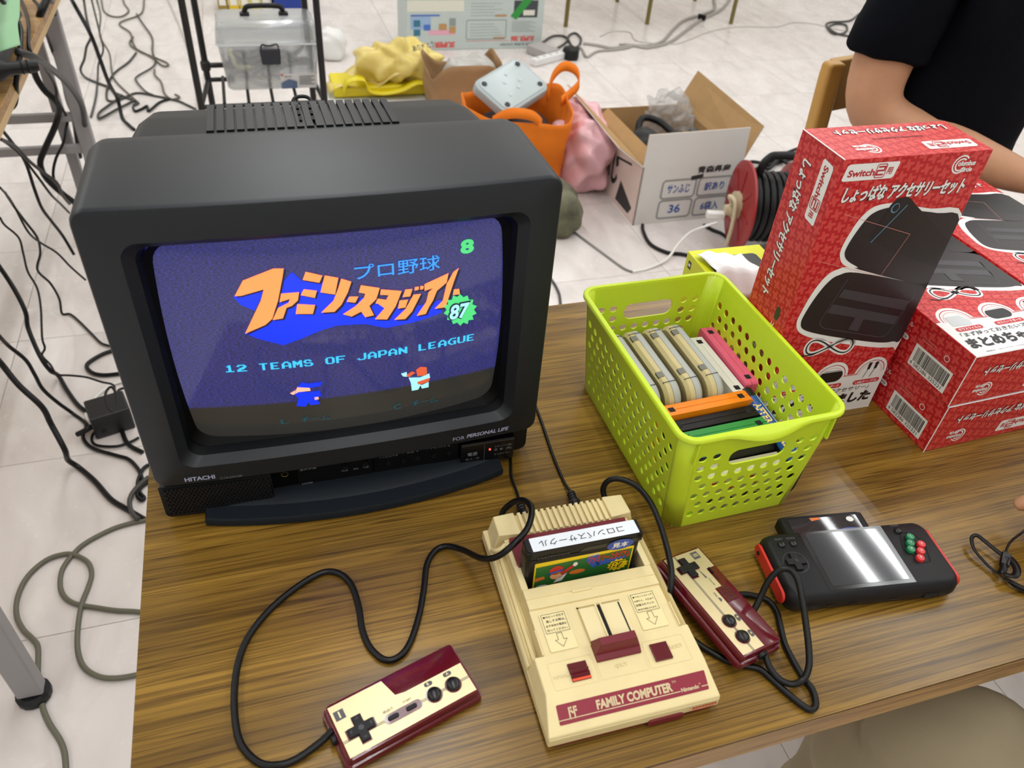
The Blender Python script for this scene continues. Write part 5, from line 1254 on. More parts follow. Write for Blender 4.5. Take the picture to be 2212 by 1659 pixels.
xf.patch([(.178, .012), (.292, .012), (.292, .082), (.178, .082)], mat('label_paper', (228, 230, 230), .5), 'label'); xf.patch([(.180, .014), (.230, .014), (.230, .045), (.205, .058), (.180, .040)], mat('label_slate', (96, 120, 158), .5), 'label_picture', 2); xf.patch([(.180, .073), (.188, .073), (.188, .081), (.180, .081)], P_RD, 'label_mark', 2)
for k in range(5): xf.patch([(.238, .030+k*.009), (.286-(k % 2)*.01, .030+k*.009), (.286-(k % 2)*.01, .034+k*.009), (.238, .034+k*.009)], INKG, 'fine_print', 2)
xf.text('BOX', .192, .066, INKB, w=.022, h=.007, k=2)
gl = thing('cable_bundle', 'grey and cream cables coiled inside the clear toolbox', 'cables', (.060, 2.495, .309))
random.seed(21)
for k, (m_, n) in enumerate(((BLKP, 7), (mat('cable_grey', (120, 120, 124), .5), 5), (mat('cable_cream', (214, 204, 150), .5), 2))):
    for q in range(n):
        cx, cy, cz = .05+.2*random.random(), .06+.05*random.random(), .02+.07*random.random()
        pts = [(min(max(cx+.07*math.cos(a+q)*(1+.3*math.sin(3*a)), .03), .28), min(max(cy+.04*math.sin(a), .03), .14), cz+.02*math.sin(2*a+k)) for a in [2*PI*i/9 for i in range(8)]]
        MB().tube(pts, .006 if m_ is not BLKP else .008, 6, 4).o('cable', m_, gl, smooth=60)
# yellow boxes standing further back behind the toolbox
BKC = [((.030, 4.40), (150, 126, 40)), ((.085, 4.40), (226, 190, 40)), ((.140, 4.40), (206, 186, 60)), ((.195, 4.40), (230, 214, 60)), ((.250, 4.40), (210, 206, 190))]
bs = thing('crate', 'blue plastic crate standing behind the clear toolbox', 'crate', (.305, 4.38, 0)); 
b = MB(); b.box(0, .16, 0, .20, .002, .012); b.o('crate_floor', mat('crate_blue', (30, 60, 150), .45), bs)
for x0, x1, y0, y1 in ((0, .16, 0, .006), (0, .16, .194, .2), (0, .006, 0, .2), (.154, .16, 0, .2)): MB().box(x0, x1, y0, y1, .0, .20).o('crate_wall', MATS['crate_blue'], bs)
for k, ((x, y), c) in enumerate(BKC):
    o = thing('game_case', ['dark ochre', 'golden yellow', 'dull yellow', 'lemon yellow', 'off white'][k]+' slim case standing behind the clear toolbox', 'case', (x, y, 0), group='slim cases behind the toolbox')
    m_ = mat('case_colour_%d' % k, c, .45)
    MB().box(0, .048, 0, .19, 0, .20).o('case_shell', m_, o, bevel=.002); MB().box(.008, .040, -.0006, .0, .05, .18).o('spine_label', mat('spine_white', (236, 234, 226), .5), o)
# ================================================================== left table with electronics
GRYM = mat('grey_tube', (150, 148, 150), .45, metal=.1)
lt = thing('folding_table', 'second wood topped table with grey tube legs at the left edge', 'table', (-.89, .55, 0))
rbox(0, .60, 0, 1.8, .6835, .70, .008, 3, .001).o('table_top', EDGEW, lt); rbox(.0, .60, .0, 1.8, .668, .6835, .008, 3).o('edge_band', mat('birch_edge', (196, 166, 120), .5), lt)
for y in (.075, 1.69):
    for x in (.03, .555):
        g = MB().box(x-.02, x+.02, y-.014, y+.014, .02, .668).o('leg', GRYM, lt, bevel=.004); MB().lathe([(.022, 0), (.027, .004), (.027, .014), (.02, .02)], (x, y), 16).o('foot_cap', BLKP, g)
    g = MB().box(.495-.015, .495+.015, y+.03, y+.055, .10, .66).o('brace_post', GRYM, lt, bevel=.004)
for z in (.345, .250): MB().box(.03, .555, 1.68, 1.70, z-.012, z+.012).o('cross_bar', GRYM, lt, bevel=.003)
cs = thing('open_case', 'dark grey open instrument case on the left table', 'case', (-.48, 1.32, .70))
CG = mat('case_grey', (70, 76, 84), .45)
b = MB()
MB().hexa([(0, 0, 0), (.17, .02, 0), (.165, .52, 0), (0, .52, 0), (0, .0, .035), (.165, .025, .035), (.160, .52, .035), (0, .52, .035)]).o('case_tray', CG, cs, bevel=.004)
MB().hexa([(.13, .10, .03), (.172, .10, .03), (.172, .52, .03), (.13, .52, .03), (.145, .11, .075), (.162, .11, .075), (.162, .52, .075), (.145, .52, .075)]).o('case_edge', CG, cs, bevel=.004)
SIL = mat('silver_metal', (176, 176, 174), .25, metal=1)
for k in range(14): MB().tube([(.03+.09*random.random(), .17+.2*random.random(), .05+.02*random.random()) for _ in range(4)], .004, 6).o('metal_piece', SIL, cs, smooth=60)
gt = thing('masking_tape', 'strip of pale green tape hanging on the open case', 'tape', (-.292, 1.62, .74)); sp_ = spline([(.02, -.13, .03), (.01, -.06, .045), (-.0, .02, .04), (-.01, .12, .05), (-.015, .25, .06)], 6)
MB().add([p+V((d, 0, d*.3)) for p in sp_ for d in (-.022, .022)], [(2*i, 2*i+1, 2*i+3, 2*i+2) for i in range(len(sp_)-1)]).o('tape_strip', mat('tape_green', (134, 178, 136), .6), gt, smooth=180, solid=.001)

# ================================================================== cables (centre lines measured in place, in metres)
PATHS = {
  'cord_one': [(0.323, 0.244, 0.722), (0.327, 0.2467, 0.73), (0.3359, 0.2418, 0.745), (0.3416, 0.2309, 0.755), (0.3417, 0.2158, 0.76), (0.3306, 0.1944, 0.764), (0.3143, 0.1818, 0.762), (0.3002, 0.181, 0.75), (0.2896, 0.1932, 0.735), (0.2804, 0.2214, 0.714), (0.2686, 0.2359, 0.705), (0.2572, 0.2347, 0.703), (0.2464, 0.2211, 0.703), (0.2387, 0.197, 0.703), (0.2286, 0.1701, 0.703), (0.2157, 0.1456, 0.703), (0.204, 0.1354, 0.703), (0.1925, 0.1362, 0.703), (0.1832, 0.1495, 0.703), (0.1794, 0.1684, 0.703), (0.1797, 0.1919, 0.703), (0.1769, 0.2148, 0.703), (0.1686, 0.2296, 0.703), (0.1548, 0.2351, 0.703), (0.1337, 0.227, 0.703), (0.1086, 0.2097, 0.703), (0.08832, 0.187, 0.703), (0.0782, 0.1634, 0.703), (0.07408, 0.1357, 0.703), (0.07457, 0.1087, 0.703), (0.07894, 0.09109, 0.703), (0.08982, 0.07653, 0.703), (0.1027, 0.07135, 0.703), (0.1161, 0.07232, 0.703), (0.1339, 0.07915, 0.705), (0.1445, 0.08478, 0.708)],
  'cord_two': [(0.4301, 0.2445, 0.722), (0.4295, 0.2498, 0.73), (0.4339, 0.2501, 0.74), (0.4433, 0.2451, 0.745), (0.4553, 0.233, 0.745), (0.46, 0.2108, 0.745), (0.4606, 0.1889, 0.74), (0.458, 0.166, 0.735), (0.4531, 0.1439, 0.731), (0.4476, 0.13, 0.724), (0.4447, 0.1243, 0.712), (0.4442, 0.1127, 0.704), (0.4543, 0.08703, 0.7032), (0.4703, 0.06612, 0.7032), (0.4848, 0.05584, 0.703), (0.4968, 0.04925, 0.703), (0.502, 0.03919, 0.703), (0.5084, 0.02395, 0.703), (0.5154, 0.01053, 0.703), (0.5204, 0.005969, 0.703), (0.5268, 0.009609, 0.703), (0.5311, 0.02098, 0.703), (0.5297, 0.03073, 0.703), (0.5298, 0.04739, 0.703), (0.5316, 0.06516, 0.703), (0.5376, 0.08259, 0.703), (0.5419, 0.09522, 0.703), (0.5407, 0.1076, 0.703), (0.5308, 0.1157, 0.703), (0.5164, 0.1203, 0.703), (0.5018, 0.1138, 0.703), (0.4988, 0.09722, 0.703), (0.5087, 0.09372, 0.706), (0.5184, 0.09856, 0.714), (0.5256, 0.1046, 0.722), (0.5325, 0.11, 0.733), (0.541, 0.1122, 0.743), (0.5489, 0.109, 0.746), (0.5504, 0.09858, 0.746), (0.5478, 0.08388, 0.74), (0.5447, 0.06772, 0.73), (0.5389, 0.04815, 0.72), (0.5324, 0.03521, 0.715), (0.5245, 0.02837, 0.7095), (0.5138, 0.02803, 0.7075), (0.5061, 0.03543, 0.707), (0.503, 0.0463, 0.709), (0.5036, 0.05821, 0.7125)],
  'power_lead': [(0.3686, 0.3688, 0.703), (0.36, 0.3312, 0.703), (0.3543, 0.3086, 0.703), (0.3526, 0.2854, 0.706), (0.3499, 0.2649, 0.71), (0.3477, 0.2494, 0.713)],
  'signal_lead': [(0.4135, 0.4217, 0.703), (0.4118, 0.3859, 0.703), (0.4067, 0.3275, 0.703), (0.4056, 0.2901, 0.703), (0.4053, 0.2712, 0.708), (0.4023, 0.2523, 0.713)],
  'olive_a': [(-0.1515, 0.9723, 0.0045), (-0.1805, 0.9717, 0.0045), (-0.2338, 0.9648, 0.0045), (-0.2827, 0.9407, 0.0045), (-0.3052, 0.9172, 0.0045), (-0.3217, 0.8821, 0.0045), (-0.3214, 0.8443, 0.0045), (-0.3104, 0.8154, 0.0045), (-0.2888, 0.7946, 0.0045), (-0.2523, 0.7773, 0.0045), (-0.22, 0.7632, 0.0045), (-0.18, 0.7501, 0.0045), (-0.1478, 0.7339, 0.0045)],
  'olive_b': [(-0.1475, 0.6216, 0.0055), (-0.18, 0.6203, 0.0055), (-0.2102, 0.6228, 0.0055), (-0.2363, 0.6322, 0.0055), (-0.2599, 0.6533, 0.0055), (-0.2738, 0.6839, 0.0055), (-0.2803, 0.7276, 0.0055), (-0.28, 0.7866, 0.0055), (-0.272, 0.826, 0.0055), (-0.2684, 0.8573, 0.0055), (-0.2775, 0.8871, 0.0055), (-0.3001, 0.9095, 0.0055), (-0.3214, 0.9181, 0.0055), (-0.3529, 0.9111, 0.0055), (-0.3805, 0.8795, 0.0055), (-0.3911, 0.8348, 0.0055), (-0.3865, 0.7933, 0.0055), (-0.3713, 0.7603, 0.0055), (-0.3534, 0.7367, 0.0055), (-0.3417, 0.7151, 0.0055), (-0.3344, 0.6593, 0.0055), (-0.3218, 0.605, 0.0055), (-0.307, 0.5686, 0.0055), (-0.2858, 0.5316, 0.0055), (-0.2763, 0.5062, 0.0055), (-0.2705, 0.4714, 0.0055)],
  'f_a': [(-0.4775, 1.597, 0.3), (-0.4605, 1.585, 0.2587), (-0.4358, 1.545, 0.2175), (-0.4229, 1.516, 0.1762), (-0.4288, 1.511, 0.135), (-0.409, 1.455, 0.09371), (-0.3972, 1.447, 0.05245), (-0.3955, 1.479, 0.01119), (-0.3706, 1.422, 0.005), (-0.3384, 1.359, 0.005), (-0.3013, 1.319, 0.005), (-0.2538, 1.287, 0.005), (-0.2267, 1.21, 0.005), (-0.1932, 1.173, 0.005)],
  'f_b': [(-0.4736, 1.748, 0.3), (-0.4726, 1.756, 0.2755), (-0.4465, 1.734, 0.251), (-0.4391, 1.701, 0.2265), (-0.4298, 1.654, 0.202), (-0.4116, 1.615, 0.1775), (-0.4041, 1.565, 0.1529), (-0.3973, 1.479, 0.1284), (-0.3971, 1.468, 0.1039), (-0.4107, 1.474, 0.07941), (-0.399, 1.467, 0.0549), (-0.3826, 1.434, 0.05), (-0.3527, 1.423, 0.05), (-0.3176, 1.409, 0.05), (-0.2827, 1.384, 0.05), (-0.2588, 1.37, 0.05), (-0.2514, 1.35, 0.05), (-0.2514, 1.294, 0.05)],
  'f_c': [(-0.4166, 1.288, 0.3), (-0.4166, 1.309, 0.2579), (-0.4162, 1.332, 0.2157), (-0.3974, 1.334, 0.1736), (-0.3914, 1.332, 0.1314), (-0.388, 1.333, 0.08929), (-0.3684, 1.33, 0.04714), (-0.3488, 1.335, 0.005), (-0.3184, 1.292, 0.005), (-0.3212, 1.251, 0.005), (-0.2988, 1.211, 0.005), (-0.2462, 1.175, 0.005), (-0.2207, 1.157, 0.005), (-0.1992, 1.121, 0.005), (-0.1892, 1.087, 0.005)],
  'f_d': [(-0.4021, 1.201, 0.3), (-0.4042, 1.226, 0.2553), (-0.3815, 1.203, 0.2106), (-0.3494, 1.18, 0.1659), (-0.3453, 1.177, 0.1212), (-0.3274, 1.141, 0.07652), (-0.3339, 1.155, 0.03182), (-0.3193, 1.154, 0.005), (-0.284, 1.105, 0.005), (-0.249, 1.046, 0.005), (-0.2157, 1.01, 0.005), (-0.1805, 0.9738, 0.005)],
  'f_e': [(-0.4211, 1.674, 0.4), (-0.4176, 1.692, 0.3494), (-0.4139, 1.717, 0.2987), (-0.4065, 1.732, 0.2481), (-0.4157, 1.746, 0.1974), (-0.4372, 1.75, 0.1468), (-0.4232, 1.763, 0.09615), (-0.4164, 1.764, 0.04551), (-0.42, 1.756, 0.005), (-0.3989, 1.748, 0.005), (-0.3725, 1.708, 0.005), (-0.3368, 1.645, 0.005), (-0.3112, 1.601, 0.005), (-0.2869, 1.583, 0.005)],
  'f_f': [(-0.4085, 1.732, 0.5), (-0.398, 1.791, 0.44), (-0.3761, 1.791, 0.38), (-0.3652, 1.811, 0.32), (-0.3684, 1.879, 0.26), (-0.3694, 1.941, 0.2)],
  'f_g': [(-0.2532, 1.57, 0.006), (-0.2966, 1.556, 0.006), (-0.3266, 1.532, 0.006), (-0.3372, 1.51, 0.006), (-0.3221, 1.481, 0.006), (-0.2939, 1.466, 0.006), (-0.252, 1.464, 0.006)],
  'f_h': [(-0.4191, 1.798, 0.5), (-0.416, 1.839, 0.4429), (-0.4092, 1.86, 0.3857), (-0.4006, 1.825, 0.3286), (-0.402, 1.837, 0.2714), (-0.3985, 1.869, 0.2143), (-0.3918, 1.896, 0.1571), (-0.3796, 1.893, 0.1)],
  'f_i': [(-0.3735, 1.611, 0.55), (-0.3767, 1.707, 0.4917), (-0.3768, 1.765, 0.4333), (-0.372, 1.826, 0.375), (-0.3607, 1.881, 0.3167), (-0.3707, 1.934, 0.2583), (-0.3751, 1.995, 0.2)],
  'f_j': [(-0.4019, 1.593, 0.45), (-0.4099, 1.649, 0.4), (-0.4172, 1.691, 0.35), (-0.4028, 1.669, 0.3), (-0.3963, 1.704, 0.25), (-0.3759, 1.734, 0.2), (-0.36, 1.747, 0.15), (-0.3381, 1.757, 0.1)],
  'h_a': [(-0.2757, 2.012, 0.74), (-0.2773, 1.955, 0.73), (-0.2971, 1.938, 0.7), (-0.3446, 2.048, 0.62), (-0.3781, 2.115, 0.55), (-0.391, 2.136, 0.5), (-0.382, 2.138, 0.46), (-0.3684, 2.15, 0.43), (-0.3667, 2.172, 0.4), (-0.3835, 2.202, 0.36), (-0.4009, 2.19, 0.33), (-0.4429, 2.183, 0.27), (-0.4579, 2.169, 0.24), (-0.4531, 2.163, 0.2), (-0.4258, 2.163, 0.15), (-0.4038, 2.192, 0.1)],
  'h_b': [(-0.2846, 2.031, 0.72), (-0.2917, 2.068, 0.7), (-0.3241, 2.241, 0.62), (-0.3488, 2.362, 0.54), (-0.3703, 2.44, 0.44), (-0.3843, 2.475, 0.36), (-0.394, 2.488, 0.3), (-0.3996, 2.478, 0.25), (-0.41, 2.502, 0.2), (-0.4186, 2.512, 0.15), (-0.4268, 2.518, 0.1)],
  'h_c': [(-0.2742, 1.55, 0.745), (-0.2648, 1.55, 0.742), (-0.2547, 1.59, 0.72), (-0.2631, 1.717, 0.66), (-0.2781, 1.881, 0.58), (-0.2898, 2.019, 0.5), (-0.3011, 2.132, 0.42), (-0.3155, 2.194, 0.36), (-0.334, 2.253, 0.3), (-0.3493, 2.306, 0.25)],
  'h_d': [(-0.3233, 2.032, 0.72), (-0.3152, 2.012, 0.715), (-0.3009, 1.974, 0.71), (-0.2985, 1.941, 0.69), (-0.3349, 2.131, 0.6), (-0.3553, 2.241, 0.52), (-0.3592, 2.302, 0.46), (-0.3679, 2.336, 0.42), (-0.3752, 2.337, 0.38), (-0.39, 2.413, 0.3), (-0.3897, 2.514, 0.22), (-0.3878, 2.581, 0.15)],
  'h_e': [(-0.3603, 2.064, 0.71), (-0.3448, 2.025, 0.71), (-0.318, 1.914, 0.712), (-0.301, 1.825, 0.712), (-0.2831, 1.691, 0.71), (-0.2866, 1.723, 0.68), (-0.3247, 1.954, 0.58), (-0.3422, 2.084, 0.5), (-0.3496, 2.118, 0.46), (-0.3596, 2.143, 0.43), (-0.3699, 2.244, 0.34), (-0.3753, 2.211, 0.32), (-0.3874, 2.193, 0.29), (-0.4216, 2.194, 0.24), (-0.4373, 2.181, 0.2), (-0.439, 2.195, 0.16), (-0.4262, 2.225, 0.1)],
  'h_f': [(-0.3178, 1.726, 0.8), (-0.315, 1.731, 0.79), (-0.2979, 1.704, 0.775), (-0.2834, 1.671, 0.765), (-0.2759, 1.632, 0.755), (-0.27, 1.549, 0.74), (-0.2836, 1.516, 0.7), (-0.2997, 1.543, 0.66), (-0.3131, 1.548, 0.64), (-0.3384, 1.548, 0.63), (-0.3664, 1.574, 0.62)],
  't_a': [(-0.3568, 2.709, 0.55), (-0.4064, 3, 0.4529), (-0.371, 2.962, 0.3557), (-0.3641, 2.983, 0.2586), (-0.3611, 3.018, 0.1614), (-0.3603, 3.114, 0.06429), (-0.3549, 3.076, 0.006), (-0.331, 3.01, 0.006), (-0.305, 2.954, 0.006)],
  't_b': [(-0.4773, 3.677, 0.3), (-0.4902, 3.746, 0.2548), (-0.4822, 3.65, 0.2095), (-0.4696, 3.559, 0.1643), (-0.4979, 3.569, 0.1191), (-0.5169, 3.553, 0.07385), (-0.544, 3.564, 0.02862), (-0.5289, 3.533, 0.006), (-0.4744, 3.462, 0.006), (-0.4254, 3.404, 0.006), (-0.3961, 3.338, 0.006), (-0.33, 3.26, 0.006), (-0.3055, 3.222, 0.006), (-0.3213, 3.195, 0.006)],
  't_c': [(-0.4455, 3.655, 0.3), (-0.469, 3.806, 0.2385), (-0.4295, 3.539, 0.1771), (-0.4318, 3.534, 0.1156), (-0.4666, 3.556, 0.05417), (-0.4795, 3.52, 0.005), (-0.4696, 3.338, 0.005), (-0.4676, 3.214, 0.005), (-0.469, 3.097, 0.005)],
  't_d': [(-0.455, 3.847, 0.25), (-0.4731, 3.968, 0.1956), (-0.4677, 3.924, 0.1411), (-0.4742, 3.814, 0.08667), (-0.4447, 3.751, 0.03222), (-0.4317, 3.611, 0.005), (-0.4156, 3.513, 0.005), (-0.3818, 3.412, 0.005), (-0.3141, 3.251, 0.005), (-0.3021, 3.22, 0.005)],
  't_e': [(-0.5715, 4.791, 0.005), (-0.5585, 4.686, 0.005), (-0.5323, 4.494, 0.005), (-0.4883, 4.398, 0.005), (-0.4385, 4.395, 0.005), (-0.4136, 4.489, 0.005), (-0.4439, 4.623, 0.005), (-0.4622, 4.77, 0.005)],
  't_f': [(-0.3487, 4.781, 0.006), (-0.3486, 4.676, 0.006), (-0.3528, 4.427, 0.006), (-0.4435, 4.278, 0.006), (-0.3863, 4.129, 0.006), (-0.3628, 3.962, 0.006), (-0.3313, 3.855, 0.006), (-0.2623, 3.761, 0.006), (-0.2071, 3.683, 0.006), (-0.2042, 3.646, 0.006), (-0.2276, 3.654, 0.006), (-0.2805, 3.775, 0.006), (-0.3552, 3.895, 0.006), (-0.3797, 3.976, 0.006), (-0.3679, 4.057, 0.006)],
  't_g': [(-0.3718, 4.421, 0.008), (-0.336, 4.265, 0.008), (-0.2846, 4.045, 0.008), (-0.2748, 3.844, 0.008), (-0.2581, 3.657, 0.008), (-0.3201, 3.524, 0.008), (-0.3247, 3.469, 0.008), (-0.2824, 3.341, 0.008), (-0.2521, 3.297, 0.008)],
  't_h': [(-0.3442, 3.833, 0.005), (-0.3686, 3.711, 0.005), (-0.4166, 3.581, 0.005), (-0.4326, 3.45, 0.005), (-0.425, 3.278, 0.005), (-0.384, 3.259, 0.005), (-0.3183, 3.332, 0.005), (-0.2455, 3.294, 0.005), (-0.1602, 3.234, 0.005), (-0.1168, 3.179, 0.005), (-0.08124, 3.126, 0.005)],
  't_i': [(-0.2562, 3.601, 0.007), (-0.2539, 3.537, 0.007), (-0.2248, 3.445, 0.007), (-0.2082, 3.315, 0.007), (-0.1778, 3.245, 0.007), (-0.1477, 3.262, 0.007), (-0.1663, 3.295, 0.007)],
  't_j': [(-0.3179, 3.241, 0.009), (-0.3808, 3.151, 0.009), (-0.4269, 3.077, 0.009), (-0.4402, 3.079, 0.009), (-0.4368, 3.139, 0.009), (-0.3833, 3.263, 0.009), (-0.3723, 3.307, 0.009)],
  't_k': [(-0.322, 3.176, 0.006), (-0.3113, 3.136, 0.006), (-0.29, 3.153, 0.006), (-0.269, 3.184, 0.006), (-0.2633, 3.13, 0.006), (-0.2474, 3.162, 0.006), (-0.2232, 3.218, 0.006), (-0.1888, 3.249, 0.006)],
  'w_a': [(-0.2384, 4.786, 0.004), (-0.2286, 4.68, 0.004), (-0.1461, 4.092, 0.004), (-0.1015, 3.655, 0.004), (-0.08159, 3.384, 0.004), (-0.07966, 3.128, 0.004), (-0.07791, 3.02, 0.004)],
  'r_a': [(3.225, 4.695, 0.006), (3.14, 4.57, 0.006), (2.961, 4.356, 0.006), (2.735, 4.171, 0.006), (2.527, 3.966, 0.006), (2.34, 3.786, 0.006), (2.18, 3.714, 0.006), (2.107, 3.749, 0.006), (1.98, 3.721, 0.006), (1.913, 3.771, 0.006), (1.847, 3.805, 0.006)],
  'r_b': [(3.096, 4.69, 0.008), (3.027, 4.566, 0.008), (2.907, 4.351, 0.008), (2.627, 4.169, 0.008), (2.459, 3.989, 0.008), (2.309, 3.805, 0.008), (2.19, 3.737, 0.008), (2.068, 3.761, 0.008)],
  'r_c': [(3.628, 3.892, 0.003), (3.518, 3.969, 0.003), (3.45, 4.063, 0.003), (3.319, 4.097, 0.003), (3.153, 4.025, 0.003), (2.908, 4.039, 0.003), (2.687, 3.966, 0.003), (2.472, 3.825, 0.003), (2.356, 3.771, 0.003), (2.173, 3.83, 0.003), (2.193, 3.98, 0.003), (2.096, 4.002, 0.003), (1.989, 3.921, 0.003)],
  'r_d': [(1.585, 3.755, 0.007), (1.642, 3.714, 0.007), (1.755, 3.824, 0.007), (1.818, 3.942, 0.007), (1.866, 3.971, 0.007), (1.861, 3.877, 0.007), (1.802, 3.761, 0.007), (1.769, 3.763, 0.007), (1.787, 3.913, 0.007), (1.722, 3.933, 0.007), (1.628, 3.832, 0.007)],
  'r_e': [(1.806, 3.764, 0.006), (1.805, 3.705, 0.006), (1.79, 3.6, 0.006), (1.877, 3.678, 0.006), (2, 3.698, 0.006), (2.09, 3.735, 0.006), (2.09, 3.773, 0.006), (2.043, 3.776, 0.006)],
  'r_f': [(3.892, 4.239, 0.006), (3.726, 4.103, 0.006), (3.578, 4.082, 0.006), (3.504, 4.022, 0.006), (3.448, 3.867, 0.006), (3.545, 3.887, 0.006), (3.641, 4.015, 0.006), (3.586, 4.045, 0.006), (3.491, 3.978, 0.006), (3.479, 3.857, 0.006), (3.562, 3.8, 0.006)],
  'n_a': [(1.108, 1.999, 0.004), (1.11, 1.935, 0.004), (1.153, 1.793, 0.004), (1.185, 1.694, 0.004), (1.206, 1.665, 0.004)],
  'n_b': [(1.206, 1.665, 0.004), (1.264, 1.674, 0.004), (1.342, 1.705, 0.01), (1.402, 1.754, 0.03), (1.445, 1.769, 0.06), (1.478, 1.749, 0.09), (1.523, 1.751, 0.1)],
  'n_c': [(1.359, 1.932, 0.007), (1.343, 1.89, 0.007), (1.332, 1.809, 0.007), (1.364, 1.75, 0.007), (1.412, 1.729, 0.007), (1.467, 1.688, 0.007)],
  'n_d': [(0.934, 1.706, 0.005), (0.9395, 1.647, 0.005), (0.9357, 1.59, 0.005), (0.9198, 1.532, 0.005), (0.902, 1.466, 0.005)],
  'n_e': [(1.897, 2.213, 0.01), (2.017, 2.277, 0.01), (2.118, 2.304, 0.01), (2.227, 2.34, 0.01), (2.304, 2.374, 0.01), (2.295, 2.309, 0.01), (2.194, 2.238, 0.01), (2.09, 2.224, 0.01), (1.996, 2.206, 0.01), (1.956, 2.244, 0.01)],
  'n_f': [(1.912, 2.255, 0.012), (2.002, 2.325, 0.012), (2.075, 2.306, 0.012), (2.209, 2.383, 0.012), (2.296, 2.416, 0.012), (2.353, 2.399, 0.012)],
  'n_g': [(2.025, 2.296, 0.02), (2.034, 2.24, 0.02), (2.129, 2.311, 0.02), (2.147, 2.236, 0.02), (2.225, 2.275, 0.02)],
  'n_h': [(1.575, 1.897, 0.006), (1.591, 1.859, 0.006), (1.611, 1.83, 0.006), (1.62, 1.781, 0.006)],
  'a_a': [(-0.2401, 1.276, 0.06), (-0.2452, 1.322, 0.06), (-0.2568, 1.348, 0.06), (-0.2669, 1.327, 0.06), (-0.2593, 1.277, 0.06), (-0.2453, 1.255, 0.06)],
  'a_b': [(-0.2343, 1.299, 0.05), (-0.244, 1.342, 0.05), (-0.2246, 1.349, 0.05), (-0.1983, 1.324, 0.05), (-0.1775, 1.303, 0.05)],
  'a_c': [(-0.2139, 1.433, 0.004), (-0.2658, 1.43, 0.004), (-0.2993, 1.399, 0.004), (-0.3203, 1.353, 0.004), (-0.3186, 1.312, 0.004), (-0.294, 1.275, 0.004), (-0.259, 1.26, 0.004)],
  'a_d': [(-0.2819, 1.271, 0.005), (-0.2992, 1.26, 0.005), (-0.302, 1.238, 0.005), (-0.2889, 1.217, 0.005), (-0.2502, 1.205, 0.005), (-0.222, 1.212, 0.005), (-0.2033, 1.223, 0.005)],
  'a_e': [(-0.1705, 1.133, 0.006), (-0.1869, 1.123, 0.006), (-0.1944, 1.104, 0.006), (-0.1986, 1.077, 0.006), (-0.1917, 1.049, 0.006), (-0.1829, 1.033, 0.006), (-0.189, 1.028, 0.006), (-0.1979, 1.046, 0.006), (-0.1881, 1.068, 0.006), (-0.173, 1.078, 0.006)],
  'a_f': [(-0.1748, 1.086, 0.012), (-0.194, 1.066, 0.012), (-0.2079, 1.04, 0.012), (-0.2091, 1.015, 0.012), (-0.2005, 0.985, 0.012), (-0.1892, 0.9699, 0.012)],
}

CBK = mat('cable_black', (12, 12, 13), .38, spec=.3); COL_ = mat('cable_olive', (98, 96, 80), .5); CGY = mat('cable_light', (196, 192, 184), .5); CDG = mat('cable_dark_grey', (62, 61, 58), .5); CWT = mat('cable_white', (232, 231, 226), .45)
def cable(key, label, r, m, n=8, group=None, k=6):
    o = MB().tube(PATHS[key], r, n, k).o('cable', m, None, smooth=60)
    return tag(o, label, 'cable', group)
cable('cord_one', 'black controller cord curling from the console to the left controller', .0029, CBK, 10)
cable('cord_two', 'black controller cord looping from the console over the handheld', .0029, CBK, 10)
def plug(t, p, d, m=BLKP):
    q = V((0, 0, 1)).rotation_difference(V(d).normalized()).to_matrix().to_4x4()
    b = MB().lathe([(.0022, -.020), (.0034, -.018), (.0036, -.004), (.0062, .0), (.0066, .012), (.0050, .0145), (.0050, .020)], n=16).xf(Matrix.Translation(p) @ q).o('plug', m, t, smooth=40)
    for k in range(3): MB().lathe([(.0036, -.016+k*.004), (.0044, -.015+k*.004), (.0036, -.014+k*.004)], n=14).xf(Matrix.Translation(p) @ q).o('relief_ring', m, b)
for key, lb in (('power_lead', 'thin black power lead running from the television base to the console'), ('signal_lead', 'thin black picture lead running past the television to the console')):
    t = thing('lead', lb, 'cable', (0, 0, 0)); MB().tube(PATHS[key], .0016, 8).o('wire', CBK, t, smooth=60)
    e = V(PATHS[key][-1]); d = e-V(PATHS[key][-2]); plug(t, e, d)
cable('olive_a', 'upper olive grey floor cable looping out from under the table', .0048, COL_); cable('olive_b', 'olive grey floor cable looping down past the grey table leg', .0048, COL_)
GL = 'cables hanging between the left table and the floor'
for key, r, lb in (('f_a', .0052, 'thick black cable running down to the black adapter cube'), ('f_b', .0026, 'thin kinked black cable ending above the black adapter cube'), ('f_c', .0042, 'black cable bending just below the black adapter cube'), ('f_d', .006, 'flat black ribbon of wires reaching the table corner'), ('f_e', .003, 'thin black cable kinked near the left side of the television'), ('f_g', .005, 'black cable loop peeking out beside the television'),
                   ('f_f', .003, 'thin black cable crossing at the upper left of the television'), ('f_h', .004, 'black cable running from the left table past the television corner'), ('f_i', .004, 'black cable meeting the plug at the side of the television'), ('f_j', .0026, 'thin black cable crossing the floor joint left of the television')):
    cable(key, lb, r, CBK, 7, GL)
for key, r, lb in (('h_a', .0085, 'thickest black cable hanging in an s curve off the left table'), ('h_b', .0085, 'thick straight black cable hanging along the grey leg'), ('h_c', .0075, 'grey black cable arching from the plug on the left table'), ('h_d', .004, 'thin black cable hanging down across the grey leg'), ('h_e', .004, 'thin black cable kinked beside the grey cross bar'), ('h_f', .005, 'paired thin black cable curling back under the left table')):
    cable(key, lb, r, CBK if key != 'h_c' else mat('cable_charcoal', (46, 47, 48), .45), 9, GL)
GT = 'tangle of thin cables on the floor behind the television'
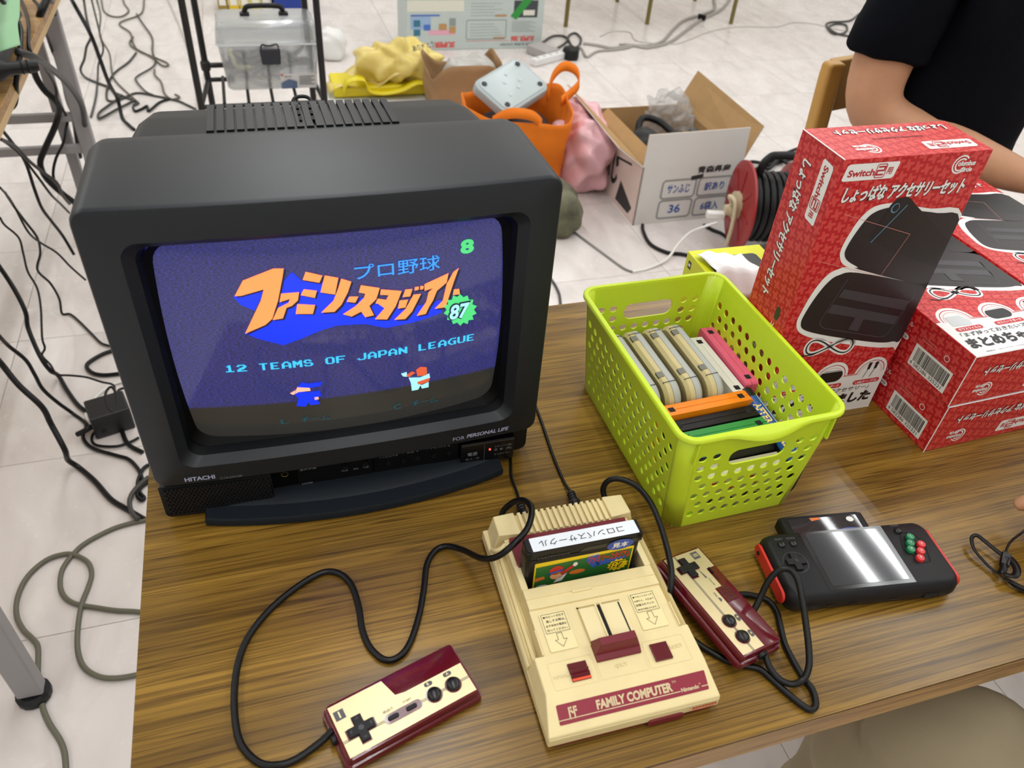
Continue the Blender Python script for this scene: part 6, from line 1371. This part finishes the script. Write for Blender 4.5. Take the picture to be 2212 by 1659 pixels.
for key, r, m_, lb in (('t_a', .007, CBK, 'thickest straight black cable of the floor tangle behind the television'), ('t_b', .005, CDG, 'dark cable of the floor tangle bulging out to the left'), ('t_c', .004, CDG, 'leftmost thin hanging cable of the tangle ending above the floor bar'), ('t_d', .004, COL_, 'olive cable of the tangle slanting down to the knot'), ('t_e', .004, COL_, 'short olive cable loop at the top edge of the tangle'), ('t_f', .004, COL_, 'olive cable of the tangle with a small teardrop loop'), ('t_g', .004, CDG, 'dark zigzag cable in the middle of the floor tangle'), ('t_h', .0045, CDG, 'dark cable sweeping from the knot to the rack foot'), ('t_i', .004, COL_, 'short olive cable twist next to the rack'), ('t_j', .005, CDG, 'long narrow cable loop pointing left at the foot of the tangle'), ('t_k', .005, CBK, 'short black squiggle of cable just above the television')):
    cable(key, lb, r, m_, 6, GT)
cable('w_a', 'thin white wire running down beside the black rack', .004, CGY, 6)
GR = 'grey cables on the far floor'
GF = mat('cable_grey_far', (160, 155, 148), .5)
for key, r, m_, lb in (('r_a', .009, GF, 'thick grey cable curving over the far floor to the black tie'), ('r_b', .008, GF, 'second grey cable running beside the thick one on the far floor'), ('r_d', .006, CDG, 'dark looped cable round the six sided adapter'), ('r_e', .006, GF, 'short grey cable kinked below the six sided adapter')):
    cable(key, lb, r, m_, 7, GR)
cable('r_c', 'very thin pale wire crossing the far floor towards the person', .003, CGY, 6); cable('r_f', 'small coil of dark wire on the floor by the sleeve', .006, CDG, 6)
MB_t = MB().box(-.008, .008, -.025, .025, 0, .03).xf(Matrix.Translation(V(PATHS['r_a'][3])) @ Matrix.Rotation(.6, 4, 'Z')).o('cable_tie', CBK, bevel=.004); tag(MB_t, 'black tie round the grey far cables', 'cable tie')
cable('n_a', 'thin grey wire on the floor behind the lime basket', .0035, mat('cable_mid_grey', (140, 138, 134), .5), 6); cable('n_b', 'white charging cable rising to the cable reel', .0045, CWT, 8); cable('n_c', 'thick black cable bending in front of the open white box', .006, CBK, 8); cable('n_d', 'short grey cable on the floor right of the television', .004, CDG, 6); cable('n_h', 'short black cable between the white box and the reel', .006, CBK, 7)
for key, lb in (('n_e', 'black cable lying in a long loop behind the cable reel'), ('n_f', 'black cable arching above the loop behind the cable reel'), ('n_g', 'short zigzag black cable behind the cable reel')): cable(key, lb, .007, CBK, 7, 'cable coil behind the reel')
for key, r, m_, lb in (('a_a', .003, CBK, 'black wire loop standing on the adapter cube'), ('a_b', .003, CBK, 'black wire leaving the adapter cube to the right'), ('a_c', .0035, CWT, 'white cable curved round behind the adapter cube'), ('a_d', .003, CBK, 'black wire curving below the adapter cube'), ('a_e', .004, CBK, 'black wire loop hanging at the table corner'), ('a_f', .005, CDG, 'dark grey wire bundle bent at the table corner')): cable(key, lb, r, m_, 7)
# plug body on the left table
pl = thing('power_plug', 'black plug with ribbed neck on the left table', 'plug', (-.262, 1.47, .742), rot=(0, PI/2, .25)); MB().lathe([(.018, -.10), (.020, -.03), (.012, -.015), (.011, .03), (.008, .035)], n=16).o('plug_body', BLKP, pl, smooth=40)
for k in range(2): MB().lathe([(.011, .005+k*.010), (.0135, .008+k*.010), (.011, .011+k*.010)], n=14).o('neck_ring', BLKP, pl)
# wrist strap at the right table edge
st = thing('wrist_strap', 'black wrist strap with slider lying at the right table edge', 'strap', (0, 0, TZ))
def band(pts, w_, m=CBK, up=V((0, 0, 1)), nm='strap_band'):
    s = spline(pts, 8); vs = []
    for i, p in enumerate(s):
        t = (s[min(i+1, len(s)-1)]-s[max(i-1, 0)]).normalized(); a = t.cross(up).normalized(); vs += [p+a*w_/2+V((0, 0, w_*.35)), p-a*w_/2]
    return MB().add(vs, [(2*i, 2*i+1, 2*i+3, 2*i+2) for i in range(len(s)-1)]).o(nm, m, st, smooth=180, solid=.0012)
band([(.7985, .0905, .006), (.7950, .1020, .006), (.7910, .1140, .007), (.7860, .1205, .009), (.7790, .1190, .008), (.7735, .1080, .006), (.7745, .0960, .004), (.7765, .0860, .003), (.7790, .0765, .004)], .0035)
band([(.7790, .0765, .006), (.7835, .0800, .008), (.7890, .0860, .008), (.7955, .0905, .009)], .0065)
band([(.7785, .0745, .008), (.7840, .0690, .010), (.7905, .0720, .011), (.7960, .0800, .010), (.7985, .0890, .008)], .0065)
band([(.7800, .0730, .004), (.7850, .0640, .004), (.7930, .0560, .003), (.7980, .0540, .003)], .0065)
band([(.7830, .0720, .003), (.7840, .0640, .002), (.7900, .0555, .002), (.7960, .0520, .002)], .004)
MB().box(-.0042, .0042, -.0085, .0085, 0, .006).xf(Matrix.Translation((.7945, .0890, .005)) @ Matrix.Rotation(-.85, 4, 'Z')).o('slider', BLK, st, bevel=.001)
MB().tube([(.7990, .0935, .007), (.8050, .0990, .009), (.8150, .1050, .012), (.8300, .1080, .02)], .0012, 6).o('cord', CBK, st, smooth=60)

# ================================================================== people
SKIN = mat('skin', (196, 146, 112), .55, var=.05, vscale=35, sss=.15)
NAVY = mat('navy_cloth', (8, 10, 17), .9, spec=.1, bump=.15, bscale=900)
KHAKI = mat('khaki_cloth', (152, 139, 112), .85, var=.05, vscale=14, bump=.15, bscale=900)
HAIR = mat('black_hair', (22, 19, 18), .5)
def skin(name, nodes, edges, m, parent, root=0, sub=2):
    me = bpy.data.meshes.new(name); me.from_pydata([n[0] for n in nodes], edges, [])
    me.materials.append(m)
    o = bpy.data.objects.new(name, me); COL.objects.link(o); o.parent = parent
    s = o.modifiers.new('skin', 'SKIN'); s.use_smooth_shade = True; s.branch_smoothing = .6
    for i, n in enumerate(nodes):
        r = n[1]; me.skin_vertices[0].data[i].radius = r if isinstance(r, tuple) else (r, r)
        me.skin_vertices[0].data[i].use_root = (i == root)
    q = o.modifiers.new('sub', 'SUBSURF'); q.levels = sub; q.render_levels = sub
    return o
def chain(nodes, pts, link=None):
    s = len(nodes); nodes += pts; e = [(i, i+1) for i in range(s, len(nodes)-1)]
    if link is not None: e.insert(0, (link, s))
    return e
# person in the navy shirt, seated on the wooden chair behind the red boxes
p1 = thing('person', 'seated person in a navy t-shirt with bare forearm behind the red boxes', 'person', (1.40, .93, 0))
O = V((1.40, .93, 0))
def rel(x, y, z): return tuple(V((x, y, z))-O)
N = []; E = []
E += chain(N, [(rel(1.40, .93, .52), .13), (rel(1.40, .935, .70), .12), (rel(1.40, .935, .92), .13), (rel(1.405, .93, 1.08), .11), (rel(1.405, .915, 1.17), .058), (rel(1.405, .905, 1.25), .060), (rel(1.405, .89, 1.335), .092), (rel(1.405, .89, 1.42), .085), (rel(1.405, .895, 1.46), .05)])
E += chain(N, [(rel(1.262, .945, 1.075), .062), (rel(1.228, .948, .985), .060), (rel(1.210, .945, .900), .056), (rel(1.203, .935, .815), .055), (rel(1.245, .905, .783), .053), (rel(1.325, .848, .768), .047), (rel(1.395, .795, .750), .038), (rel(1.455, .750, .736), .029), (rel(1.478, .733, .734), .031), (rel(1.512, .705, .732), .033)], 3)
w0 = len(N)-1
for k in range(4):
    b0 = V((1.522-.011*k, .712-.013*k, .732)); d = V((.030, -.030-.004*k, -.004)); E += chain(N, [(rel(*(b0+d*.5)), .0095), (rel(*(b0+d)), .0085), (rel(*(b0+d*1.4+V((0, 0, -.012)))), .007)], w0)
E += chain(N, [(rel(1.510, .742, .728), .012), (rel(1.540, .738, .724), .010), (rel(1.556, .728, .720), .008)], w0-1)
E += chain(N, [(rel(1.555, .945, 1.07), .062), (rel(1.600, .945, .94), .055), (rel(1.615, .925, .82), .048), (rel(1.60, .82, .76), .042), (rel(1.58, .74, .735), .030), (rel(1.57, .69, .73), .033)], 3)
for s_, x in ((0, 1.30), (1, 1.50)):
    E += chain(N, [(rel(x, .80, .50), .085), (rel(x, .48, .50), .068), (rel(x, .46, .30), .055), (rel(x, .47, .09), .042), (rel(x, .36, .04), .035)], 0)
skin('body', N, E, SKIN, p1)
N = []; E = []
E += chain(N, [(rel(1.40, .94, .49), (.175, .14)), (rel(1.40, .94, .66), (.170, .13)), (rel(1.40, .94, .88), (.172, .135)), (rel(1.402, .935, 1.04), (.165, .12)), (rel(1.405, .925, 1.12), .085)])
E += chain(N, [(rel(1.262, .945, 1.085), .090), (rel(1.232, .948, .99), .083), (rel(1.214, .946, .905), .079), (rel(1.212, .945, .888), .078)], 3)
E += chain(N, [(rel(1.555, .945, 1.08), .088), (rel(1.598, .945, .955), .080)], 3)
ts_ = skin('t_shirt', N, E, NAVY, p1, sub=3)
txn = bpy.data.textures.new('shirt_folds', 'CLOUDS'); txn.noise_scale = .09; txn.noise_depth = 1
dm = ts_.modifiers.new('folds', 'DISPLACE'); dm.texture = txn; dm.strength = .02; dm.mid_level = .5
N = []; E = []
E += chain(N, [(rel(1.40, .93, .48), .165)])
for s_, x in ((0, 1.30), (1, 1.50)):
    E += chain(N, [(rel(x, .78, .50), .10), (rel(x, .48, .505), .082), (rel(x, .455, .30), .072), (rel(x, .465, .11), .06)], 0)
skin('trousers', N, E, mat('dark_trousers', (34, 34, 40), .85), p1)
MB().lathe([(.05, 1.475), (.085, 1.455), (.103, 1.40), (.100, 1.34), (.06, 1.30)], (.005, -.03), 20).o('hair', HAIR, p1, smooth=80)
for x in (-.035, .035): MB().lathe([(.003, -.125), (.011, -.129), (.012, -.122), (.004, -.118)], (.005+x, 1.36), 12, 'y').o('eye', INK, p1)
MB().hexa([(-.012, -.125, 1.305), (.022, -.125, 1.305), (.018, -.115, 1.30), (-.008, -.115, 1.30), (-.004, -.148, 1.318), (.014, -.148, 1.318), (.012, -.125, 1.36), (-.002, -.125, 1.36)]).o('nose', SKIN, p1, bevel=.004)
MB().box(-.017, .027, -.128, -.118, 1.275, 1.283).o('mouth', mat('lips', (166, 98, 86), .5), p1, bevel=.003)
# wooden chair
CHW = mat('chair_beech', (190, 144, 72), .4, var=.06, vscale=10, stretch=(4, 4, .6))
ch = thing('wooden_chair', 'light wooden chair with curved back rail behind the person', 'chair', (1.217, 1.085, 0), -PI/2)
def post(pts, w_, d_):
    b = MB(); b.loft([[(x+sx*w_/2, y+sy*d_/2, z) for sx, sy in ((-1, -1), (1, -1), (1, 1), (-1, 1))] for x, y, z in pts]); return b
for k, y in enumerate((.0, .40)):
    post([(.03, y, 0), (.045, y, .25), (.04, y, .45), (.022, y, .70), (.012, y, .815), (.012, y, .835), (.016, y, .845)], .032, .036).o('back_post', CHW, ch, bevel=.008)
    post([(.44, y, 0), (.44, y, .44)], .036, .036).o('front_leg', CHW, ch, bevel=.006)
    MB().box(.05, .44, y-.01, y+.01, .20, .24).o('side_stretcher', CHW, ch, bevel=.003)
def rail(z0, z1, bow):
    b = MB(); b.loft([[(.010-bow*math.sin(PI*t)+dx, .40*t, z) for dx, z in ((-.011, z0), (.011, z0), (.004, z1), (-.016, z1))] for t in [i/14 for i in range(15)]]); return b
rail(.745, .845, .035).o('back_rail', CHW, ch, smooth=40, bevel=.004)
rail(.60, .64, .03).o('lower_rail', CHW, ch, smooth=40)
rbox(.03, .48, -.03, .43, .43, .455, .03, 4, .006).o('seat', CHW, ch, smooth=40)
# person in khaki trousers on a low stool in front of the table, only legs and a fingertip in view
p2 = thing('person', 'person in khaki trousers seated low at the near right side of the table', 'person', (1.14, -.34, 0))
O2 = V((1.14, -.34, 0))
def rl2(x, y, z): return tuple(V((x, y, z))-O2)
N = []; E = []
E += chain(N, [(rl2(1.16, -.34, .32), .135), (rl2(1.18, -.34, .52), .125), (rl2(1.18, -.31, .74), .135), (rl2(1.16, -.28, .89), .11), (rl2(1.15, -.26, .97), .056), (rl2(1.14, -.25, 1.05), .058), (rl2(1.12, -.24, 1.13), .09), (rl2(1.12, -.24, 1.21), .085), (rl2(1.125, -.24, 1.25), .05)])
E += chain(N, [(rl2(1.14, -.12, .88), .058), (rl2(1.09, -.02, .80), .05), (rl2(1.05, .05, .765), .045), (rl2(.99, .08, .760), .038), (rl2(.918, .098, .745), .028), (rl2(.900, .103, .742), .030), (rl2(.876, .106, .740), .031)], 3)
w0 = len(N)-1
for k, (dx, dy) in enumerate(((-.034, .018), (-.040, .004), (-.038, -.010), (-.030, -.022))):
    b0 = V((.872, .112-.012*k, .740)); d = V((dx, dy, .002)); E += chain(N, [(rl2(*(b0+d*.45)), .009), (rl2(*(b0+d*.85)), .0082), (rl2(*(b0+d*1.1+V((0, 0, -.015)))), .007)], w0)
E += chain(N, [(rl2(.895, .078, .732), .011), (rl2(.872, .066, .727), .0095), (rl2(.855, .062, .722), .008)], w0-1)
E += chain(N, [(rl2(1.16, -.46, .87), .058), (rl2(1.13, -.50, .72), .05), (rl2(1.10, -.48, .60), .043), (rl2(1.03, -.38, .50), .036), (rl2(1.0, -.32, .47), .027), (rl2(.97, -.29, .46), .03)], 3)
E += chain(N, [(rl2(1.08, -.31, .295), .08), (rl2(.93, -.175, .37), .066), (rl2(.79, -.01, .465), .055), (rl2(.755, .02, .42), .052), (rl2(.745, .04, .25), .048), (rl2(.74, .05, .08), .038), (rl2(.66, .07, .04), .034)], 0)
E += chain(N, [(rl2(1.17, -.14, .32), .08), (rl2(1.13, .12, .42), .064), (rl2(1.095, .30, .45), .055), (rl2(1.06, .36, .28), .05), (rl2(1.04, .37, .08), .038), (rl2(.96, .40, .04), .034)], 0)
skin('body', N, E, SKIN, p2)
def cloth_leg(b, nodes, knee, seed):
    """trouser leg: tube with creases gathered behind and over the knee"""
    P = spline([n[0] for n in nodes], 14); R = [x.x for x in spline([V((n[1], 0, 0)) for n in nodes], 14)]
    rings = []; t = (P[1]-P[0]).normalized(); a = t.cross(V((0, 0, 1))).normalized(); nn = 44; L_ = 0; kp = V(knee)
    for i, p in enumerate(P):
        t2 = (P[min(i+1, len(P)-1)]-P[max(i-1, 0)]).normalized(); a = (a-t2*a.dot(t2)).normalized(); c = t2.cross(a)
        if i: L_ += (P[i]-P[i-1]).length
        near = math.exp(-((p-kp).length/.15)**2)
        ring_ = []
        for q in range(nn):
            th = 2*PI*q/nn
            w1 = abs(math.sin(L_*38+1.6*math.sin(th+seed)+.8*math.sin(2*th+seed)))
            w2 = abs(math.sin(L_*24-1.2*math.cos(th*2+seed)+seed))
            rr = R[i]*(1+.26*near*(w1-.6)+.10*(w2-.5)*(1-near*.5)+.025*math.sin(3*th+L_*9))
            ring_.append(p+a*math.cos(th)*rr+c*math.sin(th)*rr)
        rings.append(ring_)
    b.loft(rings)
b = MB()
cloth_leg(b, [(rl2(1.16, -.36, .27), .13), (rl2(1.08, -.31, .29), .105), (rl2(.93, -.175, .37), .085), (rl2(.80, -.015, .470), .076), (rl2(.755, .02, .44), .078), (rl2(.745, .04, .30), .076), (rl2(.74, .05, .09), .068)], rl2(.775, .0, .455), 1.0)
b.o('trouser_leg', KHAKI, p2, smooth=60)
b = MB()
cloth_leg(b, [(rl2(1.18, -.28, .30), .13), (rl2(1.17, -.14, .34), .10), (rl2(1.13, .12, .43), .084), (rl2(1.10, .28, .455), .076), (rl2(1.075, .34, .40), .074), (rl2(1.06, .36, .25), .072), (rl2(1.04, .37, .09), .066)], rl2(1.10, .30, .45), 2.2)
b.o('trouser_leg', KHAKI, p2, smooth=60)
N = []; E = []
E += chain(N, [(rl2(1.16, -.34, .32), .175), (rl2(1.18, -.34, .52), .16), (rl2(1.18, -.31, .74), .165), (rl2(1.16, -.28, .88), .14), (rl2(1.15, -.265, .94), .08)])
E += chain(N, [(rl2(1.14, -.12, .89), .08), (rl2(1.10, -.04, .82), .07)], 3); E += chain(N, [(rl2(1.16, -.45, .88), .08), (rl2(1.135, -.49, .76), .07)], 3)
skin('shirt', N, E, mat('grey_shirt', (96, 98, 104), .85), p2)
MB().lathe([(.05, 1.265), (.085, 1.245), (.100, 1.19), (.098, 1.13), (.06, 1.09)], (-.012, .10), 20).o('hair', HAIR, p2, smooth=80)
sl2 = thing('stool', 'low black stool under the person in khaki trousers', 'stool', (1.16, -.36, 0))
MB().lathe([(.13, .125), (.15, .13), (.15, .145), (.13, .15)], n=28).o('seat', BLKP, sl2, smooth=40)
for a in range(4): MB().tube([(.10*math.cos(a*PI/2+.7), .10*math.sin(a*PI/2+.7), .13), (.13*math.cos(a*PI/2+.7), .13*math.sin(a*PI/2+.7), 0)], .011, 8, sm=False).o('leg', STEEL, sl2, smooth=60)
